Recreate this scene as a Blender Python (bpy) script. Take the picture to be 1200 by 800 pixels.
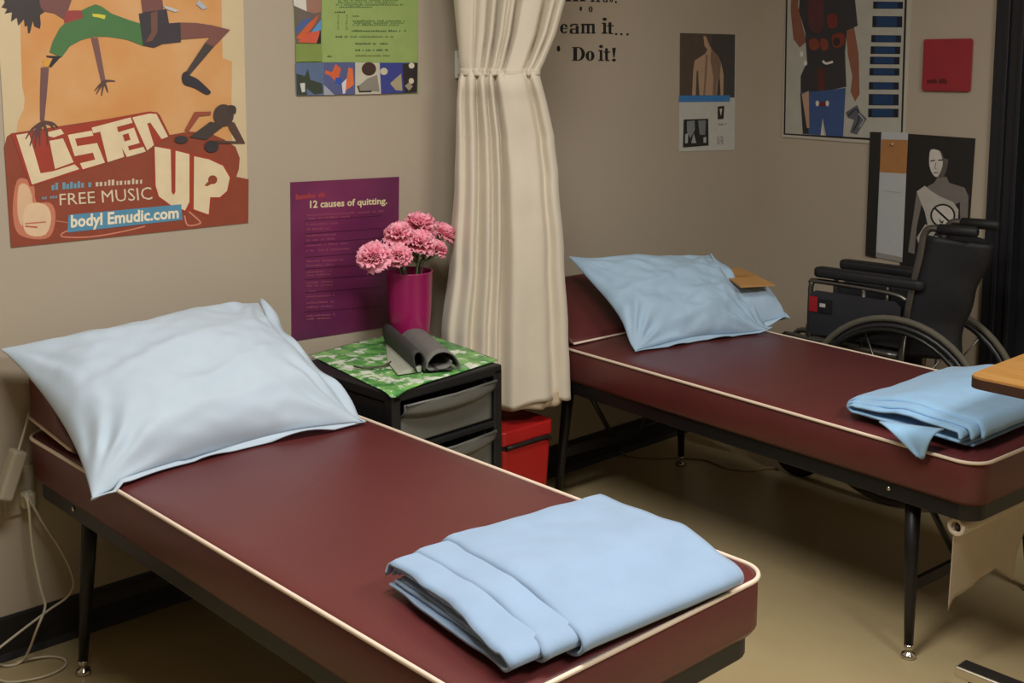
import bpy, bmesh, math, random
from mathutils import Vector, Matrix, noise
random.seed(7)
for o in list(bpy.data.objects): bpy.data.objects.remove(o)
scene = bpy.context.scene
C = scene.collection

# ------------------------------------------------------------------ camera
F_PX, CY = 1430.0, 239.7
CAM = Vector((0.0, -2.817, 1.45))
YAW, PITCH = 0.7442, 0.1328
DV = Vector((math.sin(YAW)*math.cos(PITCH), math.cos(YAW)*math.cos(PITCH), -math.sin(PITCH)))
RV = Vector((math.cos(YAW), -math.sin(YAW), 0.0))
UV = RV.cross(DV)
cd = bpy.data.cameras.new('camera'); cam = bpy.data.objects.new('camera', cd); C.objects.link(cam)
cd.sensor_width = 36; cd.lens = F_PX/1200*36; cd.shift_y = -(400-CY)/1200; cd.clip_start = .05
cam.matrix_world = Matrix(((RV.x, UV.x, -DV.x, CAM.x), (RV.y, UV.y, -DV.y, CAM.y), (RV.z, UV.z, -DV.z, CAM.z), (0, 0, 0, 1)))
scene.camera = cam
# ------------------------------------------------------------------ world, lights, exposure
w = bpy.data.worlds.new('world'); scene.world = w; w.use_nodes = True
w.node_tree.nodes['Background'].inputs[0].default_value = (.6, .7, .9, 1)
w.node_tree.nodes['Background'].inputs[1].default_value = .0
def area(name, loc, sx, sy, power, col):
    l = bpy.data.lights.new(name, 'AREA'); l.shape = 'RECTANGLE'; l.size = sx; l.size_y = sy; l.energy = power; l.color = col
    o = bpy.data.objects.new(name, l); C.objects.link(o); o.location = loc
    return o
ROOM_H = 2.55
TROFFERS = [((1.05, -1.5), 44), ((2.15, -3.25), 54)]
for i, ((x, y), p) in enumerate(TROFFERS):
    area('ceiling_lamp_light', (x, y, ROOM_H-.05), 1.1, .5, p, (1.0, .975, .945))
scene.view_settings.view_transform = 'Standard'; scene.view_settings.look = 'None'
scene.view_settings.exposure = 0.06; scene.view_settings.gamma = 1.0
scene.view_settings.use_curve_mapping = False

# ------------------------------------------------------------------ helpers
XB = 3.90
def at(px, py, axis, val):
    v = DV + RV*((px-600)/F_PX) - UV*((py-CY)/F_PX)
    t = (val-CAM[axis])/v[axis]
    return CAM + v*t
def lin(c):
    r = []
    for q in c[:3]:
        q = q/255
        r.append(q/12.92 if q <= .04045 else ((q+.055)/1.055)**2.4)
    return (r[0], r[1], r[2], 1)
MATS = {}
def mat(rgb, rough=.6, var=.06, scale=30, bump=0, bscale=200, metal=0, spec=.5, trans=0, alpha=1, coat=0, sheen=0, name=None):
    key = (rgb, rough, var, scale, bump, bscale, metal, spec, trans, alpha, coat, sheen)
    if key in MATS: return MATS[key]
    m = bpy.data.materials.new(name or 'mat_%d_%d_%d' % rgb); m.use_nodes = True
    nt = m.node_tree; b = nt.nodes['Principled BSDF']
    c = lin(rgb)
    if var > 0:
        tc = nt.nodes.new('ShaderNodeTexCoord'); n = nt.nodes.new('ShaderNodeTexNoise'); n.inputs['Scale'].default_value = scale; n.inputs['Detail'].default_value = 4
        nt.links.new(tc.outputs['Object'], n.inputs['Vector'])
        r = nt.nodes.new('ShaderNodeValToRGB')
        r.color_ramp.elements[0].position = .3; r.color_ramp.elements[1].position = .7
        r.color_ramp.elements[0].color = tuple(q*(1-var) for q in c[:3])+(1,)
        r.color_ramp.elements[1].color = tuple(min(1, q*(1+var)) for q in c[:3])+(1,)
        nt.links.new(n.outputs['Fac'], r.inputs['Fac']); nt.links.new(r.outputs['Color'], b.inputs['Base Color'])
    else:
        b.inputs['Base Color'].default_value = c
    if bump > 0:
        tc2 = nt.nodes.new('ShaderNodeTexCoord'); n2 = nt.nodes.new('ShaderNodeTexNoise'); n2.inputs['Scale'].default_value = bscale; n2.inputs['Detail'].default_value = 5
        nt.links.new(tc2.outputs['Object'], n2.inputs['Vector'])
        bp = nt.nodes.new('ShaderNodeBump'); bp.inputs['Strength'].default_value = bump; bp.inputs['Distance'].default_value = .01
        nt.links.new(n2.outputs['Fac'], bp.inputs['Height']); nt.links.new(bp.outputs['Normal'], b.inputs['Normal'])
    b.inputs['Roughness'].default_value = rough; b.inputs['Metallic'].default_value = metal
    b.inputs['Specular IOR Level'].default_value = spec
    b.inputs['Transmission Weight'].default_value = trans; b.inputs['Alpha'].default_value = alpha
    b.inputs['Coat Weight'].default_value = coat; b.inputs['Sheen Weight'].default_value = sheen
    MATS[key] = m
    return m
def nodes_of(m):
    nt = m.node_tree; return nt, nt.nodes['Principled BSDF']

class MB:
    def __init__(s): s.v = []; s.f = []; s.m = []; s.mats = []
    def mi(s, m):
        if m not in s.mats: s.mats.append(m)
        return s.mats.index(m)
    def add(s, vs, fs, m=None):
        k = len(s.v); s.v += [tuple(q) for q in vs]
        i = s.mi(m) if m else 0
        for f in fs: s.f.append(tuple(q+k for q in f)); s.m.append(i)
    def box(s, c, d, m=None, rz=0, rot=None):
        R = rot or Matrix.Rotation(rz, 3, 'Z'); c = Vector(c)
        vs = [c + R @ Vector((d[0]/2*a, d[1]/2*b, d[2]/2*e)) for a in (-1, 1) for b in (-1, 1) for e in (-1, 1)]
        s.add(vs, [(0, 1, 3, 2), (4, 6, 7, 5), (0, 4, 5, 1), (2, 3, 7, 6), (0, 2, 6, 4), (1, 5, 7, 3)], m)
    def tube(s, pts, r, seg=10, closed=False, m=None, caps=True):
        pts = [Vector(p) for p in pts]; n = len(pts)
        rr = r if isinstance(r, (list, tuple)) else [r]*n
        prev = None; rings = []
        for i in range(n):
            a = pts[i-1] if (i > 0 or closed) else pts[i]; b = pts[(i+1) % n] if (i < n-1 or closed) else pts[i]
            t = (b-a).normalized()
            if prev is None:
                q = Vector((0, 0, 1)) if abs(t.z) < .9 else Vector((1, 0, 0))
                nn = (q - t*q.dot(t)).normalized()
            else:
                nn = (prev - t*prev.dot(t)).normalized()
            prev = nn; bb = t.cross(nn)
            rings.append([pts[i] + (nn*math.cos(2*math.pi*k/seg) + bb*math.sin(2*math.pi*k/seg))*rr[i] for k in range(seg)])
        vs = [p for g in rings for p in g]; fs = []
        for i in range(n if closed else n-1):
            j = (i+1) % n
            for k in range(seg):
                k2 = (k+1) % seg
                fs.append((i*seg+k, i*seg+k2, j*seg+k2, j*seg+k))
        if caps and not closed:
            fs.append(tuple(range(seg-1, -1, -1))); fs.append(tuple((n-1)*seg+k for k in range(seg)))
        s.add(vs, fs, m)
    def lathe(s, prof, c=(0, 0, 0), seg=24, m=None, R=None):
        vs = []; fs = []; n = len(prof); c = Vector(c); R = R or Matrix.Identity(3)
        for (r, z) in prof:
            for k in range(seg):
                a = 2*math.pi*k/seg; vs.append(c + R @ Vector((r*math.cos(a), r*math.sin(a), z)))
        for i in range(n-1):
            for k in range(seg):
                k2 = (k+1) % seg; fs.append((i*seg+k, i*seg+k2, (i+1)*seg+k2, (i+1)*seg+k))
        s.add(vs, fs, m)
    def prism(s, poly, z0, z1, m=None):
        n = len(poly); vs = [(p[0], p[1], z0) for p in poly]+[(p[0], p[1], z1) for p in poly]
        s.add(vs, [tuple(range(n-1, -1, -1)), tuple(range(n, 2*n))]+[(i, (i+1) % n, n+(i+1) % n, n+i) for i in range(n)], m)
    def grid(s, fn, nu, nv, m=None, closed_u=False):
        vs = [fn(i/(nu if closed_u else nu-1), j/(nv-1)) for j in range(nv) for i in range(nu)]
        fs = []
        for j in range(nv-1):
            for i in range(nu if closed_u else nu-1):
                i2 = (i+1) % nu; fs.append((j*nu+i, j*nu+i2, (j+1)*nu+i2, (j+1)*nu+i))
        s.add(vs, fs, m)
    def build(s, name, m=None, parent=None, smooth=False, bevel=0, solid=0, subsurf=0, bseg=2, angle=40):
        me = bpy.data.meshes.new(name); me.from_pydata(s.v, [], s.f)
        mats = s.mats if s.mats else ([m] if m else [])
        if m and not s.mats: mats = [m]
        for q in mats: me.materials.append(q)
        if s.mats: me.polygons.foreach_set('material_index', s.m)
        bm = bmesh.new(); bm.from_mesh(me)
        if not s.noweld: bmesh.ops.remove_doubles(bm, verts=bm.verts, dist=1e-6)
        if s.recalc: bmesh.ops.recalc_face_normals(bm, faces=bm.faces)
        bm.to_mesh(me); bm.free()
        if smooth:
            me.polygons.foreach_set('use_smooth', [True]*len(me.polygons))
        o = bpy.data.objects.new(name, me); C.objects.link(o)
        if parent: o.parent = parent
        if solid:
            q = o.modifiers.new('solid', 'SOLIDIFY'); q.thickness = solid; q.offset = 0
        if bevel:
            q = o.modifiers.new('bevel', 'BEVEL'); q.width = bevel; q.segments = bseg; q.limit_method = 'ANGLE'; q.angle_limit = math.radians(angle)
        if subsurf:
            q = o.modifiers.new('sub', 'SUBSURF'); q.levels = subsurf; q.render_levels = subsurf
        return o
    noweld = False; recalc = True
def tag(o, label=None, cat=None, group=None, kind=None):
    if label: o['label'] = label
    if cat: o['category'] = cat
    if group: o['group'] = group
    if kind: o['kind'] = kind
    return o
def thing(name, label, cat, loc=(0, 0, 0), rz=0, group=None):
    o = bpy.data.objects.new(name, None); C.objects.link(o); o.location = loc; o.rotation_euler = (0, 0, rz)
    o.empty_display_size = .05
    return tag(o, label, cat, group)
def lerp(a, b, t): return a+(b-a)*t
def vnoise(p, s=1.0, seed=0): return noise.noise(Vector((p[0]*s+seed*7.3, p[1]*s-seed*3.1, p[2]*s+seed*1.7)))
def catmull(pts, n=6, closed=False):
    out = []; N = len(pts); P = [Vector(p) for p in pts]
    rng = N if closed else N-1
    for i in range(rng):
        p0 = P[(i-1) % N] if (closed or i > 0) else P[i]; p1 = P[i]; p2 = P[(i+1) % N]
        p3 = P[(i+2) % N] if (closed or i+2 < N) else p2
        for k in range(n):
            t = k/n
            out.append(.5*((2*p1)+(p2-p0)*t+(2*p0-5*p1+4*p2-p3)*t*t+(3*p1-p0-3*p2+p3)*t**3))
    if not closed: out.append(P[-1])
    return out
def rrect(w, l, r, n=7):
    pts = []
    for cx, cy, a0 in ((w/2-r, l/2-r, 0), (-w/2+r, l/2-r, 90), (-w/2+r, -l/2+r, 180), (w/2-r, -l/2+r, 270)):
        for k in range(n):
            a = math.radians(a0+90*k/(n-1)); pts.append((cx+r*math.cos(a), cy+r*math.sin(a)))
    return pts

# ------------------------------------------------------------------ materials
def wall_material():
    m = bpy.data.materials.new('painted_wall'); m.use_nodes = True; nt, b = nodes_of(m)
    tc = nt.nodes.new('ShaderNodeTexCoord')
    n = nt.nodes.new('ShaderNodeTexNoise'); n.inputs['Scale'].default_value = 1.5; n.inputs['Detail'].default_value = 6
    nt.links.new(tc.outputs['Object'], n.inputs['Vector'])
    r = nt.nodes.new('ShaderNodeValToRGB'); r.color_ramp.elements[0].position = .25; r.color_ramp.elements[1].position = .75
    r.color_ramp.elements[0].color = lin((173, 160, 141)); r.color_ramp.elements[1].color = lin((181, 168, 148))
    nt.links.new(n.outputs['Fac'], r.inputs['Fac']); nt.links.new(r.outputs['Color'], b.inputs['Base Color'])
    n2 = nt.nodes.new('ShaderNodeTexNoise'); n2.inputs['Scale'].default_value = 160
    nt.links.new(tc.outputs['Object'], n2.inputs['Vector'])
    bp = nt.nodes.new('ShaderNodeBump'); bp.inputs['Strength'].default_value = .06; bp.inputs['Distance'].default_value = .004
    nt.links.new(n2.outputs['Fac'], bp.inputs['Height']); nt.links.new(bp.outputs['Normal'], b.inputs['Normal'])
    b.inputs['Roughness'].default_value = .62; b.inputs['Specular IOR Level'].default_value = .3
    return m
def floor_material():
    m = bpy.data.materials.new('vinyl_floor'); m.use_nodes = True; nt, b = nodes_of(m)
    tc = nt.nodes.new('ShaderNodeTexCoord')
    n = nt.nodes.new('ShaderNodeTexNoise'); n.inputs['Scale'].default_value = 2.2; n.inputs['Detail'].default_value = 8; n.inputs['Roughness'].default_value = .6
    nt.links.new(tc.outputs['Object'], n.inputs['Vector'])
    r = nt.nodes.new('ShaderNodeValToRGB'); r.color_ramp.elements[0].position = .3; r.color_ramp.elements[1].position = .72
    r.color_ramp.elements[0].color = lin((166, 148, 110)); r.color_ramp.elements[1].color = lin((180, 162, 122))
    nt.links.new(n.outputs['Fac'], r.inputs['Fac']); nt.links.new(r.outputs['Color'], b.inputs['Base Color'])
    b.inputs['Roughness'].default_value = .33; b.inputs['Specular IOR Level'].default_value = .45
    return m
WALL = wall_material(); FLOOR = floor_material()
CEIL = mat((215, 212, 203), .9, .03)
BLACKB = mat((26, 25, 25), .5, .1, 12)
VINYL = mat((95, 43, 42), .36, .05, 6, .12, 420, spec=.5, name='maroon_vinyl')
PIPE = mat((228, 208, 186), .5, .03, name='cream_piping')
BLKMET = mat((27, 26, 27), .4, .08, 30, metal=.2, name='black_steel')
CHROME = mat((205, 200, 190), .18, .02, metal=1, name='chrome')
STEEL = mat((120, 118, 112), .35, .04, metal=.9, name='grey_steel')
BLKFAB = mat((21, 21, 25), .6, .12, 60, .15, 300, name='black_nylon')
RUBBER = mat((24, 24, 23), .7, .08)

# ------------------------------------------------------------------ the setting
def struct(name, mb, m, smooth=False, **k): return tag(mb.build(name, m, None, smooth, **k), kind='structure')
XL, YN = -2.4, -6.2
DOOR_Y = -0.925
b = MB(); b.box(((XL+5.6)/2, (YN+.1)/2, -.05), (5.6-XL, -YN+.3, .1)); struct('floor', b, FLOOR)
b = MB(); b.box(((XL+5.6)/2, (YN+.1)/2, ROOM_H+.05), (5.6-XL, -YN+.3, .1)); struct('ceiling', b, CEIL)
b = MB(); b.box(((XL+XB)/2+.05, .06, ROOM_H/2), (XB-XL+.1, .12, ROOM_H)); struct('wall_left', b, WALL)
b = MB(); b.box((XB+.06, DOOR_Y/2, ROOM_H/2), (.12, -DOOR_Y, ROOM_H)); b.box((XB+.06, (DOOR_Y-1.0)/2, 2.3), (.12, 1.0, .5)); b.box((XB+.06, (-1.925+YN)/2, ROOM_H/2), (.12, -1.925-YN, ROOM_H)); struct('wall_back', b, WALL)
b = MB(); b.box((XL-.06, YN/2, ROOM_H/2), (.12, -YN, ROOM_H)); struct('wall_side', b, WALL)
b = MB(); b.box(((XL+XB)/2, YN-.06, ROOM_H/2), (XB-XL, .12, ROOM_H)); struct('wall_front', b, WALL)
# room beyond the doorway
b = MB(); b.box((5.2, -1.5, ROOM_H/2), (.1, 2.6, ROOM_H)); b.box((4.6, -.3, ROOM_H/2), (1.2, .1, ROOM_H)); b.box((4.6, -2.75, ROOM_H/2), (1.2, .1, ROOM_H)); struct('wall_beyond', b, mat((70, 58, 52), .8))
def baseboard(name, x0, y0, x1, y1, nx, ny):
    # a cove strip: flat face with a small toe at the floor
    prof = [(0, 0), (.014, 0), (.011, .006), (.006, .016), (.005, .1), (.003, .106), (0, .106)]
    mb = MB(); vs = []
    for (x, y) in ((x0, y0), (x1, y1)):
        for (d, z) in prof: vs.append((x+nx*d, y+ny*d, z))
    n = len(prof); mb.add(vs, [(i, (i+1) % n, n+(i+1) % n, n+i) for i in range(n)]+[tuple(range(n)), tuple(range(2*n-1, n-1, -1))])
    struct(name, mb, BLACKB)
baseboard('baseboard_left', XL, 0, XB, 0, 0, -1)
baseboard('baseboard_back', XB, -.015, XB, DOOR_Y, -1, 0)
# black door casing and jamb
b = MB()
for d0, d1, x0, x1 in ((0, .035, -.014, 0), (.035, .05, -.02, 0), (.05, .085, -.01, 0), (.085, .10, -.022, .12), (.10, .14, .03, .12)):
    b.box((XB+(x0+x1)/2, DOOR_Y-.0-(d0+d1)/2, 1.02), (x1-x0, d1-d0, 2.04))
struct('door_1', b, mat((24, 25, 30), .45, .08), bevel=.003)

# troffer housings for the lamps
for i, ((x, y), p) in enumerate(TROFFERS):
    t = thing('ceiling_light', ['recessed fluorescent ceiling panel above the bed under the orange poster', 'recessed fluorescent ceiling panel toward the doorway'][i], 'ceiling light', (x, y, ROOM_H))
    m = MB()
    for sx, sy, dx, dy in ((0, .28, 1.2, .04), (0, -.28, 1.2, .04), (.58, 0, .04, .6), (-.58, 0, .04, .6)): m.box((sx, sy, -.01), (dx, dy, .03))
    m.build('frame', mat((225, 224, 218), .5), t)

# ------------------------------------------------------------------ flat print on the walls
def wa(px, py, d=.001): return at(px, py, 1, -d)
def wb(px, py, d=.001): return at(px, py, 0, XB-d)
LAYER = .00006
class Print:
    """flat printed shapes: pixel outlines laid on the wall the sheet hangs on"""
    def __init__(s, proj, base): s.proj = proj; s.d = base; s.mb = MB(); s.mb.noweld = True; s.mb.recalc = False
    def poly(s, rgb, pts, smooth=0, m=None, rough=.5):
        if smooth: pts = [(q.x, q.y) for q in catmull([(p[0], p[1], 0) for p in pts], smooth, True)]
        s.d += LAYER
        s.mb.add([s.proj(x, y, s.d) for x, y in pts], [tuple(range(len(pts)))], m or mat(rgb, rough, .05, 25))
        return s
    def rect(s, rgb, x0, y0, x1, y1, m=None): return s.poly(rgb, [(x0, y0), (x1, y0), (x1, y1), (x0, y1)], m=m)
    def ell(s, rgb, cx, cy, rx, ry, rot=0, n=20):
        c, q = math.cos(rot), math.sin(rot)
        return s.poly(rgb, [(cx+rx*math.cos(a)*c-ry*math.sin(a)*q, cy+rx*math.cos(a)*q+ry*math.sin(a)*c) for a in [2*math.pi*k/n for k in range(n)]])
    def stroke(s, rgb, pts, w, w1=None, smooth=0):
        pts = [Vector((p[0], p[1], 0)) for p in pts]
        if smooth: pts = catmull(pts, smooth)
        n = len(pts); L = []; R = []
        for i, p in enumerate(pts):
            t = (pts[min(i+1, n-1)]-pts[max(i-1, 0)]).normalized(); q = Vector((-t.y, t.x, 0))
            ww = lerp(w, w if w1 is None else w1, i/(n-1))/2
            L.append(p+q*ww); R.append(p-q*ww)
        s.d += LAYER; vs = [s.proj(q.x, q.y, s.d) for q in L+R]
        s.mb.add(vs, [(i, i+1, n+i+1, n+i) for i in range(n-1)], mat(rgb, .5, .05, 25)); return s
    def bars(s, rgb, bl, br, tr, tl, n, gap=.25, words=None, seed=1):
        """small print too fine to read: a row of glyph-sized marks"""
        rnd = random.Random(seed); s.d += LAYER; m = mat(rgb, .5, .05, 25)
        for i in range(n):
            if rnd.random() < .14: continue
            u0 = (i+gap*rnd.random())/n; u1 = (i+1-gap)/n; v1 = 1 if rnd.random() < .3 else .72
            v0 = 0
            P = [s.q(bl, br, tr, tl, u, v) for u, v in ((u0, v0), (u1, v0), (u1, v1), (u0, v1))]
            s.mb.add([s.proj(x, y, s.d) for x, y in P], [(0, 1, 2, 3)], m)
        return s
    def q(s, bl, br, tr, tl, u, v):
        a = (lerp(bl[0], br[0], u), lerp(bl[1], br[1], u)); c = (lerp(tl[0], tr[0], u), lerp(tl[1], tr[1], u))
        return (lerp(a[0], c[0], v), lerp(a[1], c[1], v))
    def text(s, rgb, txt, bl, br, tr, tl, bold=.02):
        cu = bpy.data.curves.new('t', 'FONT'); cu.body = txt; cu.offset = bold; cu.resolution_u = 2
        o = bpy.data.objects.new('t', cu); C.objects.link(o)
        bpy.context.view_layer.update()
        me = bpy.data.meshes.new_from_object(o.evaluated_get(bpy.context.evaluated_depsgraph_get()))
        xs = [v.co.x for v in me.vertices]; x0, x1 = min(xs), max(xs); h = .72
        s.d += LAYER
        vs = [s.proj(*s.q(bl, br, tr, tl, (v.co.x-x0)/(x1-x0), v.co.y/h), s.d) for v in me.vertices]
        s.mb.add(vs, [tuple(p.vertices) for p in me.polygons], mat(rgb, .5, .05, 25))
        bpy.data.objects.remove(o); bpy.data.curves.remove(cu); bpy.data.meshes.remove(me)
        return s
    def done(s, name, parent): return s.mb.build(name, None, parent)
def sheet(name, label, cat, proj, corners, m, thick=.0012, part='paper'):
    """a sheet of paper or board on the wall: corners in order bl, br, tr, tl (world points on the wall)"""
    base = (corners[0]+corners[1])/2
    t = thing(name, label, cat)
    mb = MB()
    nrm = Vector((0, -1, 0)) if proj is wa else Vector((-1, 0, 0))
    vs = [c.copy() for c in corners]+[c+nrm*thick for c in corners]
    mb.add(vs, [(3, 2, 1, 0), (4, 5, 6, 7)]+[(i, (i+1) % 4, 4+(i+1) % 4, 4+i) for i in range(4)])
    mb.build(part, m, t)
    return t, thick+.00012+max((-c.y if proj is wa else XB-c.x) for c in corners)
def cpx(proj, *pts): return [proj(x, y, .0006) for x, y in pts]
def Z4(pts, ox=0, oy=130, s=4.0): return [(ox+x/s, oy+y/s) for x, y in pts]

# --- large illustrated poster
PB_L, PB_R = wa(13, 290), wa(291, 261)
top = 1.86
paper = mat((206, 186, 148), .55, .04, 8)
t, d = sheet('poster', 'large orange and rust LISTEN UP poster of a dancer above the left bed', 'poster', wa,
             [PB_L, PB_R, Vector((PB_R.x+.005, PB_R.y, top)), Vector((PB_L.x-.005, PB_L.y, top))], paper)
mo = bpy.data.materials.new('orange_wash'); mo.use_nodes = True; nt, bb = nodes_of(mo)
tc = nt.nodes.new('ShaderNodeTexCoord'); nn = nt.nodes.new('ShaderNodeTexNoise'); nn.inputs['Scale'].default_value = 5; nn.inputs['Detail'].default_value = 5
rp = nt.nodes.new('ShaderNodeValToRGB'); rp.color_ramp.elements[0].position = .35; rp.color_ramp.elements[1].position = .7
rp.color_ramp.elements[0].color = lin((206, 143, 79)); rp.color_ramp.elements[1].color = lin((214, 168, 116))
nt.links.new(tc.outputs['Object'], nn.inputs['Vector']); nt.links.new(nn.outputs['Fac'], rp.inputs['Fac']); nt.links.new(rp.outputs['Color'], bb.inputs['Base Color']); bb.inputs['Roughness'].default_value = .55
p = Print(wa, d)
p.poly(None, [(20, -100), (24, 40), (26, 100), (29, 115), (28, 128), (21, 142), (19, 158), (120, 150), (272, 165), (271, 140), (272, 72), (261, 68), (260, 30), (259, -100)], m=mo)
p.done('background_wash', t)
RUST, CREAM, RED, BROWN, DARK = (141, 66, 44), (222, 202, 164), (158, 58, 40), (116, 74, 68), (58, 50, 50)
p = Print(wa, d+.00013)
p.poly(RUST, [(5, 172), (8, 160), (14, 156), (21, 155), (75, 147), (180, 131), (187, 134), (199, 158), (222, 154), (246, 156), (262, 163), (276, 172), (281, 185), (280, 198), (277, 207), (291.5, 210), (291, 261), (13, 290)])
p.poly((196, 120, 92), Z4([(80, 325), (130, 322), (160, 350), (170, 425), (235, 430), (260, 480), (250, 560), (215, 598), (130, 595), (75, 560), (60, 450)]), 3)
p.poly((216, 178, 140), Z4([(88, 352), (130, 350), (152, 425), (112, 500), (102, 540), (82, 480)]), 3)
p.poly((222, 190, 152), Z4([(125, 440), (212, 438), (240, 500), (215, 578), (140, 583), (108, 535)]), 3)
p.stroke((190, 110, 85), Z4([(118, 528), (215, 520)]), 1.6)
p.stroke((190, 95, 80), Z4([(118, 540), (175, 545)]), 2)
p.stroke((196, 124, 100), Z4([(262, 515), (330, 525)]), 1)
p.stroke((205, 130, 105), Z4([(330, 555), (290, 575), (300, 590), (420, 590), (560, 568), (680, 540)]), 1.6, smooth=4)
p.stroke((205, 130, 105), Z4([(905, 405), (870, 450), (935, 515), (930, 530), (880, 535), (865, 490)]), 1.8, smooth=4)
p.done('rust_artwork', t)
p = Print(wa, d+.0009)
p.poly(RED, Z4([(52, 108), (320, 70), (700, 2), (738, 6), (795, 118), (720, 165), (390, 280), (150, 352), (140, 350)]))
for pts in ([(76, 112), (135, 103), (190, 292), (250, 282), (350, 250), (372, 272), (150, 345)],
            [(232, 140), (295, 128), (345, 240), (258, 272)], [(220, 100), (285, 84), (300, 106), (252, 124), (228, 118)],
            [(318, 112), (430, 92), (438, 115), (352, 130), (362, 165), (455, 150), (492, 242), (388, 273), (375, 245), (446, 228), (436, 195), (350, 212)],
            [(430, 78), (612, 30), (622, 55), (548, 75), (582, 215), (505, 240), (470, 97), (436, 104)],
            [(535, 105), (628, 78), (655, 150), (600, 165), (605, 185), (672, 168), (684, 190), (595, 216)],
            [(620, 30), (700, 12), (733, 14), (788, 120), (758, 132), (705, 55), (690, 58), (722, 160), (690, 185)]):
    p.poly(CREAM, Z4(pts))
p.poly(RED, Z4([(575, 112), (602, 104), (612, 135), (584, 143)]))
p.done('title_lettering', t)
p = Print(wa, d+.0009)
p.poly(RED, Z4([(716, 160), (805, 172), (895, 196), (985, 215), (1052, 248), (1086, 310), (1073, 382), (1035, 415), (993, 415), (985, 496), (895, 466), (870, 478), (795, 450), (738, 408), (720, 350)]))
p.poly(CREAM, Z4([(725, 167), (800, 180), (804, 380), (813, 394), (822, 380), (823, 186), (888, 202), (888, 425), (868, 466), (800, 440), (745, 400), (730, 350)]))
p.poly(CREAM, Z4([(910, 212), (980, 227), (1045, 257), (1077, 312), (1064, 375), (1030, 404), (985, 404), (978, 485), (908, 460)]))
p.ell(RUST, *Z4([(997, 322)])[0], 5.4, 5.2); p.poly(RUST, Z4([(958, 350), (985, 320), (1000, 338), (972, 352)]))
p.done('up_lettering', t)
p = Print(wa, d+.0009)
p.bars((104, 150, 166), *Z4([(240, 372), (430, 356), (430, 325), (240, 338)]), 11, .15, seed=3)
p.bars((206, 188, 160), *Z4([(448, 354), (672, 340), (672, 314), (448, 326)]), 12, .3, seed=4)
p.bars((120, 140, 150), *Z4([(195, 415), (270, 408), (270, 392), (195, 398)]), 6, .15, seed=5)
p.text((214, 196, 166), 'FREE MUSIC', *Z4([(280, 442), (715, 414), (708, 353), (278, 386)]), bold=0.0)
p.poly((84, 140, 168), Z4([(320, 487), (850, 437), (855, 510), (315, 570)]))
p.text((236, 222, 192), 'bodyl Emudic.com', *Z4([(332, 545), (838, 500), (838, 448), (332, 487)]), bold=.03)
p.done('small_lettering', t)
p = Print(wa, d+.0009)
def Z5(pts, ox=0): return [(ox+x/5.333, y/5.333) for x, y in pts]
p.poly(DARK, Z5([(10, -60), (30, 15), (10, 45), (45, 55), (30, 85), (75, 75), (70, 135), (105, 110), (115, 160), (150, 120), (155, 165), (172, 160), (175, 208), (188, 205), (205, 130), (215, 165), (250, 180), (255, 150), (250, 95), (285, 70), (260, 30), (240, -60)]))
p.poly(BROWN, Z5([(232, -60), (470, -60), (425, 65), (400, 122), (340, 85), (275, 72), (255, 45)]))
p.poly((150, 62, 58), Z5([(420, 66), (510, 65), (518, 115), (405, 152), (398, 115)]))
p.poly((120, 84, 80), Z5([(568, 235), (612, 235), (662, 515), (634, 518)]))
p.poly((72, 116, 66), [(75, 28), (97, 21), (96, 12), (104, 8), (112, 5), (119, 7.5), (131, 16), (150, 23), (166, 28), (168, 54), (150, 47), (140, 45), (125, 43), (110, 43), (95, 47), (82, 54), (72, 67.5), (58, 61), (62, 48), (70, 33)])
p.poly((206, 196, 62), [(108, 16), (116, 16.5), (124, 18), (122.5, 22.5), (116, 20.5), (109, 19.5)])
p.poly((44, 40, 40), [(54, 65), (72, 66), (70, 68), (60, 79), (57, 78), (62, 68), (55, 67)]); p.poly((214, 158, 60), [(51, 70), (60, 69), (57, 78), (51, 78)])
p.poly((112, 78, 76), [(48, 79), (57.5, 79), (55, 110), (52, 141), (47, 141), (47, 110)])
for q in ((30, 163), (35, 171), (41, 173), (47, 171), (56, 170), (64, 152), (68, 149)): p.stroke((92, 64, 60), [(50, 143), ((50+q[0])/2+(-2 if q[0] < 50 else 2), (143+q[1])/2-2), q], 4, 1.2, 3)
for q in ((135, 95), (111, 106), (113, 110), (119, 112), (126.5, 108)): p.stroke((92, 64, 60), [(122, 95), ((122+q[0])/2, (96+q[1])/2-1), q], 3.2, 1, 3)
p.poly(BROWN, Z5([(130, -60), (262, -60), (275, 60), (145, 78)], 140))
p.poly((60, 54, 60), Z5([(122, 85), (295, 55), (310, 145), (380, 140), (385, 262), (270, 275), (215, 298), (150, 285)], 140))
p.poly((112, 76, 64), Z5([(195, 80), (238, 70), (238, 200), (205, 255), (165, 262), (200, 200)], 140))
p.poly((122, 78, 70), Z5([(380, 140), (480, 143), (580, 158), (692, 186), (590, 292), (535, 268), (565, 232), (385, 246)], 140))
p.poly((70, 62, 58), Z5([(535, 268), (590, 292), (442, 465), (418, 445)], 140))
p.poly((52, 48, 56), Z5([(395, 460), (420, 445), (440, 470), (490, 495), (560, 560), (570, 580), (540, 590), (470, 550), (405, 528), (390, 490)], 140), 3)
p.poly((190, 190, 188), Z5([(272, 35), (320, 45), (372, 65), (350, 76), (290, 55)], 140)); p.poly((170, 176, 182), Z5([(478, 25), (500, 0), (550, 50), (520, 60)], 140))
p.done('dancer_print', t)
p = Print(wa, d+.0030)
p.poly((66, 58, 54), Z4([(985, 50), (1060, 62), (965, 135), (888, 122)]))
p.poly((150, 76, 56), Z4([(912, 4), (990, 2), (988, 18), (935, 24), (885, 95), (864, 92)]))
p.poly((84, 62, 54), Z4([(1060, 40), (1100, 55), (1150, 152), (1022, 152), (1012, 138), (1112, 142), (1075, 85)]))
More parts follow.
